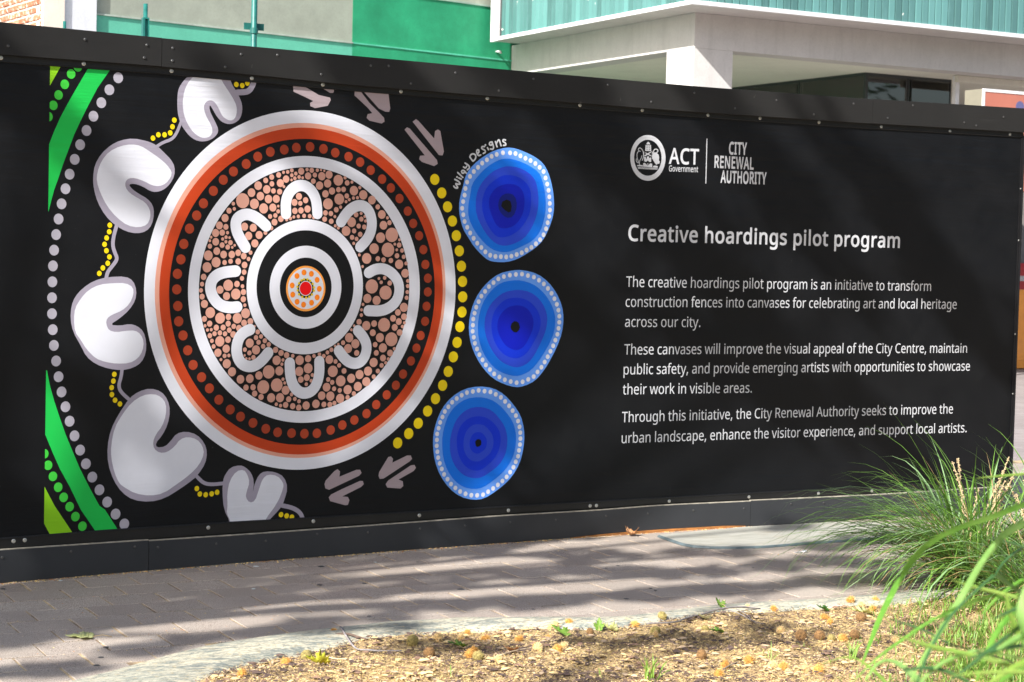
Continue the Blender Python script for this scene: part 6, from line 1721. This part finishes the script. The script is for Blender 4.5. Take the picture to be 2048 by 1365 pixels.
wbox('ledge', (-0.6, -0.022, ZL-0.019), (ug, 0.2, ZL-0.001), stucco('ledge_concrete', (0.40, 0.46, 0.40), 0.3))
wbox('ledge', (ug+0.001, -0.016, ZL-0.019), (U1, 0.2, ZL-0.001), stucco('green_ledge', (0.10, 0.50, 0.33), 0.25))
wbox('ledge', (ug+0.001, -0.016, zc+0.001), (U1, 0.2, zc+0.019), stucco('worn_ledge', (0.30, 0.42, 0.35), 0.35))
# pipe bracket on the green wall
q0 = on_plane(1001, 103, W0-wv*0.09, wv)
mb = MB(); mb.tube([q0+wv*0.09, q0, q0-Vector((0, 0, .03))], [.012, .014, .02], 8); mb.build('pipe_stub', M['trim'], rb, smooth=True)

# --- pale pilaster and brick wall at the far left
PB = on_plane(193, 30, W0-wv*0.055, wv)
u1 = (PB-W0).dot(wu)
PA_ = on_plane(87, 20, W0-wv*0.055, wv); u0 = (PA_-W0).dot(wu)
pil = empty('plaster_pier', wf((u0+u1)/2, -0.055, 0), 'pale plastered pier between the brick wall and the rendered building', 'pier')
mb = MB(); mb.box((u0+0.16, -0.055, 0), (u1, -0.002, 8.5), wf); mb.build('pier_shaft', M['pil'], pil)
mb = MB(); mb.box((u0, -0.055, 0), (u0+0.159, -0.002, 8.5), wf); mb.build('pier_edge', stucco('stained_plaster', (0.62, 0.58, 0.48), 0.12), pil)  # narrow left strip of the pier in a darker beige
# brick wall going back from the pier's left edge
C0 = W0+wu*(u0-0.004)-wv*0.055
bd = Vector((-0.13, 0.99, 0)).normalized()        # direction of the brick face, away from the camera
bn = Vector((-bd.y, bd.x, 0))                     # outward normal, to the left
bw = empty('brick_wall', (C0.x, C0.y, 0), 'sunlit orange brick wall with thick pale mortar at the top left corner', 'wall')
def bkf(u, v, z):
    p = C0+bd*u-bn*v; return (p.x, p.y, z)
M['brick'] = None
mt, t, b = nt('orange_brick')
oi = t.nodes.new('ShaderNodeObjectInfo'); g = t.nodes.new('ShaderNodeNewGeometry')
tone = ramp(t, oi.outputs['Random'], [(0.0, (0.26, 0.09, 0.04)), (0.5, (0.38, 0.14, 0.065)), (1.0, (0.50, 0.23, 0.13))])
mo = noise_n(t, g.outputs['Position'], 16, 5, 0.7)
t.links.new(mixc(t, ramp(t, mo, [(0.52, 0.0), (0.60, 1.0)]), tone, (0.60, 0.52, 0.44)), b.inputs['Base Color'])
b.inputs['Roughness'].default_value = 0.9; bump(t, b, mo, 0.5, 0.01)
M['brick'] = mt
mb = MB(); mb.box((0.0, 0.014, 0), (3.2, 0.24, 8.5), bkf); mb.build('mortar', stucco('pale_mortar', (0.66, 0.58, 0.50), 0.08), bw)
def brick_mesh(L, H):
    a, h = L/2, H/2; c = 0.006
    V_ = [(-a, 0.02, -h), (a, 0.02, -h), (a, 0.02, h), (-a, 0.02, h), (-a, c, -h), (a, c, -h), (a, c, h), (-a, c, h), (-a+c, 0, -h+c), (a-c, 0, -h+c), (a-c, 0, h-c), (-a+c, 0, h-c)]
    F_ = []
    for k in range(4):
        k2 = (k+1) % 4; F_ += [(k, k2, 4+k2, 4+k), (4+k, 4+k2, 8+k2, 8+k)]
    F_.append((8, 9, 10, 11))
    me = bpy.data.meshes.new('brick'); me.from_pydata(V_, [], F_); me.materials.append(M['brick']); return me
bm1 = brick_mesh(0.208, 0.060); bm2 = brick_mesh(0.10, 0.060)
za = 3.75
ang = math.atan2(-bd.y, -bd.x)
nb_ = 0
for row in range(11):
    z = za+row*0.082
    o = bpy.data.objects.new('brick', bm2); o.parent = bw; o.location = Vector(bkf(0.068, 0.0, z))-Vector((C0.x, C0.y, 0)); o.rotation_euler = (R.uniform(-.02, .02), 0, ang); COL.objects.link(o)
    for k in range(10):
        u = 0.150+0.11*(row % 2)+k*0.226+0.104
        if u > 2.3: continue
        o = bpy.data.objects.new('brick', bm1); o.parent = bw
        o.location = Vector(bkf(u, R.uniform(-.004, .003), z))-Vector((C0.x, C0.y, 0)); o.rotation_euler = (R.uniform(-.015, .015), R.uniform(-.01, .01), ang); COL.objects.link(o)

# --- green posts between the hoarding and the buildings
def post_at(px, y, top_py, wpx, name, label, sub=None):
    n = Vector((0, 1, 0)); pl = Vector((0, y, 0))
    a = on_plane(px, 60, pl, n); r = wpx/2/CAM_F*(a-CAM_O).dot(CAM_D)
    topz = on_plane(px, top_py, pl, n).z if top_py is not None else 4.6
    o = empty(name, (a.x, a.y, 0), label, 'post')
    return o, a, r, topz
o, a, r, tz = post_at(508, 4.0, None, 12, 'green_post', 'tall dark green steel post with clamp rising behind the hoarding')
mb = MB(); mb.tube([(a.x, a.y, 0), (a.x, a.y, tz)], r, 14); mb.build('pole', M['post'], o, smooth=True)
zc1 = on_plane(508, 61, Vector((0, 4, 0)), Vector((0, 1, 0))).z
mb = MB(); mb.tube([(a.x, a.y, zc1-.024), (a.x, a.y, zc1+.016)], r*1.35, 14); mb.build('collar', M['post'], o)
pl_o = on_plane(490, 54, Vector((0, 4, 0)), Vector((0, 1, 0))); pr_o = on_plane(530, 54, Vector((0, 4, 0)), Vector((0, 1, 0)))
mb = MB(); mb.box((pl_o.x, a.y+r, zc1+.004), (pr_o.x, a.y+r+.006, zc1+.052)); mb.build('bracket_plate', M['post'], o)
o, a, r, tz = post_at(290.5, 4.0, 8, 9, 'green_post', 'short dark green steel post with open latch slot above the hoarding')
mb = MB(); mb.tube([(a.x, a.y, 0), (a.x, a.y, tz)], r, 12); mb.build('pole', M['post'], o, smooth=True)
z1 = on_plane(290, 36, Vector((0, 4, 0)), Vector((0, 1, 0))).z; z0 = on_plane(290, 70, Vector((0, 4, 0)), Vector((0, 1, 0))).z
mb = MB(); w_ = r*1.4
mb.box((a.x-w_, a.y-w_*1.2, z0-.2), (a.x-w_*.35, a.y+w_, z1)); mb.box((a.x-w_*.349, a.y+w_*.4, z0-.2), (a.x+w_, a.y+w_, z1)); mb.box((a.x-w_*.349, a.y-w_*1.2, z1-.01), (a.x+w_, a.y+w_*.399, z1)); mb.box((a.x+w_*.7, a.y-w_*1.2, z0-.2), (a.x+w_, a.y+w_*.399, z1-.0101))
mb.build('latch_case', M['post'], o)
o, a, r, tz = post_at(129, 4.0, 43, 6.5, 'green_post', 'tip of a dark green post showing in front of the pale pier')
mb = MB(); mb.tube([(a.x, a.y, 0), (a.x, a.y, tz)], r, 12); mb.build('pole', M['post'], o, smooth=True)

# --- plastic road barriers beyond the end of the hoarding
def barrier(px, py, L, H, name, label, mat, off=0.0, band=None):
    p = on_z(px, py, 0.0); e = empty(name, (p.x, p.y, 0), label, 'barrier')
    prof = [(-.25, 0), (-.25, .12), (-.20, .20), (-.13, .42), (-.10, H-.06), (-.07, H), (.07, H), (.10, H-.06), (.13, .42), (.20, .20), (.25, .12), (.25, 0)]
    V_ = []
    for x in (-0.05+off, L):
        for y, z in prof: V_.append((p.x+x, p.y+0.25+y, z))
    n = len(prof)
    F_ = [(k, (k+1) % n, n+(k+1) % n, n+k) for k in range(n)]+[tuple(range(n))[::-1], tuple(n+k for k in range(n))]
    mesh_obj('barrier_body', V_, F_, mat, e)
    for k in range(3):
        mb = MB(); x = p.x+0.75+k*0.55+off; mb.box((x, p.y+.11, .45), (x+.3, p.y+.14, .62)); mb.build('fork_recess', M['dark'], e)  # dark block on the face imitates the shade inside a fork slot
    return e
barrier(2026, 737, 2.0, 1.13, 'plastic_barrier', 'orange plastic road barrier on the paving past the hoarding end', M['plastic_o'])
e = barrier(2024, 722, 2.4, 1.52, 'plastic_barrier', 'red and white plastic barrier standing behind the orange one', M['plastic_r'])
p = on_z(2024, 722, 0)
mb = MB(); mb.box((p.x-.04, p.y+.135, 1.24), (p.x+2.4, p.y+.149, 1.32)); mb.build('white_stripe', M['plastic_w'], e)

# --- plane trees out of frame at the left: their crowns dapple the scene
def tree_mat():
    return blade_mat('plane_tree_leaf', (0.05, 0.12, 0.02), (0.10, 0.19, 0.04), 0.35)
M['tleaf'] = tree_mat()
M['bark'] = simple('mottled_plane_bark', (0.34, 0.30, 0.22), 0.9, 0.35, 7, 0.5, 0.01)
def plane_tree(x, y, label, clumps, seed, big=1.0):
    rd = random.Random(seed)
    root = empty('plane_tree', (x, y, 0), label, 'tree')
    cz = sum(c[2] for c in clumps)/len(clumps)
    top = Vector((sum(c[0] for c in clumps)/len(clumps), sum(c[1] for c in clumps)/len(clumps), cz+0.5))
    base = Vector((x, y, 0)); fork = Vector((x, y, 3.0))
    mb = MB(); mb.tube([base, base+Vector((.02, .01, 1)), base+Vector((0, .03, 2.2)), fork], [.24, .20, .17, .16], 14); mb.build('trunk', M['bark'], root, smooth=True)
    for k in range(0, len(clumps), 6):
        c = Vector(clumps[k][:3])
        mid = fork.lerp(c, .5)+Vector((0, 0, .5))
        mb = MB(); mb.tube([fork-Vector((0, 0, .1)), mid, c], [.085, .05, .014], 8); mb.build('limb', M['bark'], root, smooth=True)
    V_, F_ = [], []
    for cx_, cy_, cz_, cr, nl in clumps:
        for _ in range(nl):
            d = Vector((rd.gauss(0, 1), rd.gauss(0, 1), rd.gauss(0, .7)))
            p = Vector((cx_, cy_, cz_))+d*cr*0.5
            n = Vector((rd.gauss(0, .5), rd.gauss(0, .5), 1)).normalized()
            s = n.cross(Vector((rd.random()-.5, rd.random()-.5, .1))).normalized(); t_ = n.cross(s)
            a = rd.uniform(.05, .10)*big
            n0 = len(V_)
            V_ += [p-s*a, p+t_*a*.55-s*a*.2, p+s*a+n*a*.2, p-t_*a*.55-s*a*.2]
            F_ += [(n0, n0+1, n0+2), (n0, n0+2, n0+3)]
    mesh_obj('crown', V_, F_, M['tleaf'], root)
rc = random.Random(77)
cl1, cl2 = [], []
def add_clump(tx, ty, tz, dist, r, n):
    p = Vector((tx, ty, tz))+SUN*dist
    (cl1 if p.y > -6.2 else cl2).append((p.x, p.y, p.z, r, n))
# masses of leaves whose shade falls in long bands on the paving and the bed
for pts_, n_, rad_ in [([(-60,1300),(50,1272),(250,1238),(500,1190),(640,1152)], 15, .16), ([(0,1300),(150,1262),(330,1232),(480,1212)], 4, .13), ([(-40,1196),(200,1168)], 5, .11),
        ([(470,1146),(650,1128),(900,1106),(1010,1096)], 15, .14), ([(-60,1352),(150,1335),(400,1278),(560,1256),(800,1230)], 15, .12),
        ([(640,1190),(800,1174),(930,1160),(1120,1150)], 13, .12), ([(760,1216),(1000,1204),(1250,1194),(1480,1168)], 16, .12), ([(1080,1112),(1240,1112),(1480,1104)], 10, .14),
        ([(1120,1140),(1380,1146),(1640,1122),(1760,1130)], 18, .17), ([(1280,1192),(1480,1180),(1700,1160),(1820,1150)], 16, .15), ([(1600,1100),(1800,1080)], 6, .14),
        ([(820,1300),(1050,1302),(1300,1288),(1560,1262)], 14, .10), ([(1080,1080),(1180,1076)], 3, .10), ([(1500,1068),(1640,1060)], 4, .12), ([(640,1272),(820,1262)], 5, .08)]:
    n_ = int(n_*.60+.5); rad_ *= .68
    for q_ in range(n_):
        f_ = (q_+rc.random())/n_*(len(pts_)-1); a_ = min(int(f_), len(pts_)-2); f_ -= a_
        p_ = on_z(pts_[a_][0]+(pts_[a_+1][0]-pts_[a_][0])*f_, pts_[a_][1]+(pts_[a_+1][1]-pts_[a_][1])*f_+rc.gauss(0, 3.5), 0)
        add_clump(p_.x, p_.y, 0, rc.uniform(8.5, 12), rad_*rc.uniform(.75, 1.15), rc.randint(34, 60))
for _ in range(2):
    tx = rc.uniform(-1.5, 1.2); add_clump(tx, rc.uniform(-2.3, -0.6), 0, rc.uniform(8.5, 12), rc.uniform(.16, .3), rc.randint(34, 60))
# gaps and masses of leaves over the banner: the shade falls in slanting bands
for (xa_, ya_, xb_, yb_, n_, rad_) in [(760,150,960,420,9,.20),(900,330,985,640,9,.20),(820,560,900,860,6,.16),(470,250,690,330,6,.15),(220,800,300,830,2,.10),(0,100,120,260,3,.2),
        (1080,200,1330,420,9,.24),(1330,420,1480,640,7,.20),(1450,250,1700,560,10,.22),(1700,300,1900,560,8,.22),(1380,660,1560,820,6,.20),(1560,700,1800,930,8,.22),(1850,560,2010,720,6,.20),
        (1080,560,1200,640,3,.15),(640,930,860,1020,4,.16),(700,120,1300,190,7,.14),(0,1090,420,1150,5,.14),(600,1050,1000,1090,4,.14)]:
    n_ = max(2, int(n_*.62)); rad_ *= .9
    for q_ in range(n_):
        f_ = (q_+rc.random())/n_
        x_, z_ = fz(xa_+(xb_-xa_)*f_+rc.gauss(0, 22), ya_+(yb_-ya_)*f_+rc.gauss(0, 22))
        add_clump(x_, fence_y(x_), z_, rc.uniform(8.5, 12), rad_*rc.uniform(.7, 1.1), rc.randint(26, 46))
for _ in range(14):
    add_clump(rc.uniform(3, 9), rc.uniform(-4.5, -2.4), 0, rc.uniform(8, 12), rc.uniform(.10, .22), rc.randint(8, 16))
plane_tree(-4.6, -4.0, 'leafy plane tree beyond the left edge whose crown shades the paving', cl1, 41)
if len(cl2) > 2: plane_tree(-5.5, -8.5, 'second leafy plane tree further left, nearer the camera', cl2, 42)
# unseen trees added outside the frame to keep low sky off the banner
for i, (tx, ty) in enumerate([(11.5, -9.5), (16.5, -8.0), (21, -12), (26, -9), (9, -15), (3.5, -17), (15, -16), (32, -13), (-5, -17)]):
    cl = []
    for _ in range(42):
        a = rc.uniform(0, 6.28); rr_ = 2.3*math.sqrt(rc.random())
        cl.append((tx+rr_*math.cos(a), ty+rr_*math.sin(a), rc.uniform(2.2, 7.2), rc.uniform(.8, 1.2), 60))
    plane_tree(tx, ty, ['leafy street tree behind the camera, nearest to the hoarding end', 'leafy street tree behind the camera, second along', 'leafy street tree further along the far side', 'leafy street tree near the road barriers', 'leafy street tree directly behind the garden bed', 'leafy street tree behind the camera to the left', 'leafy street tree in the second row', 'farthest leafy street tree on the right', 'leafy street tree at the far left behind the camera'][i], cl, 50+i, 3.2)
print('clumps', len(cl1), len(cl2), 'objects', len(bpy.data.objects), 'tris', sum(len(o.data.polygons) for o in bpy.data.objects if o.type == 'MESH'))
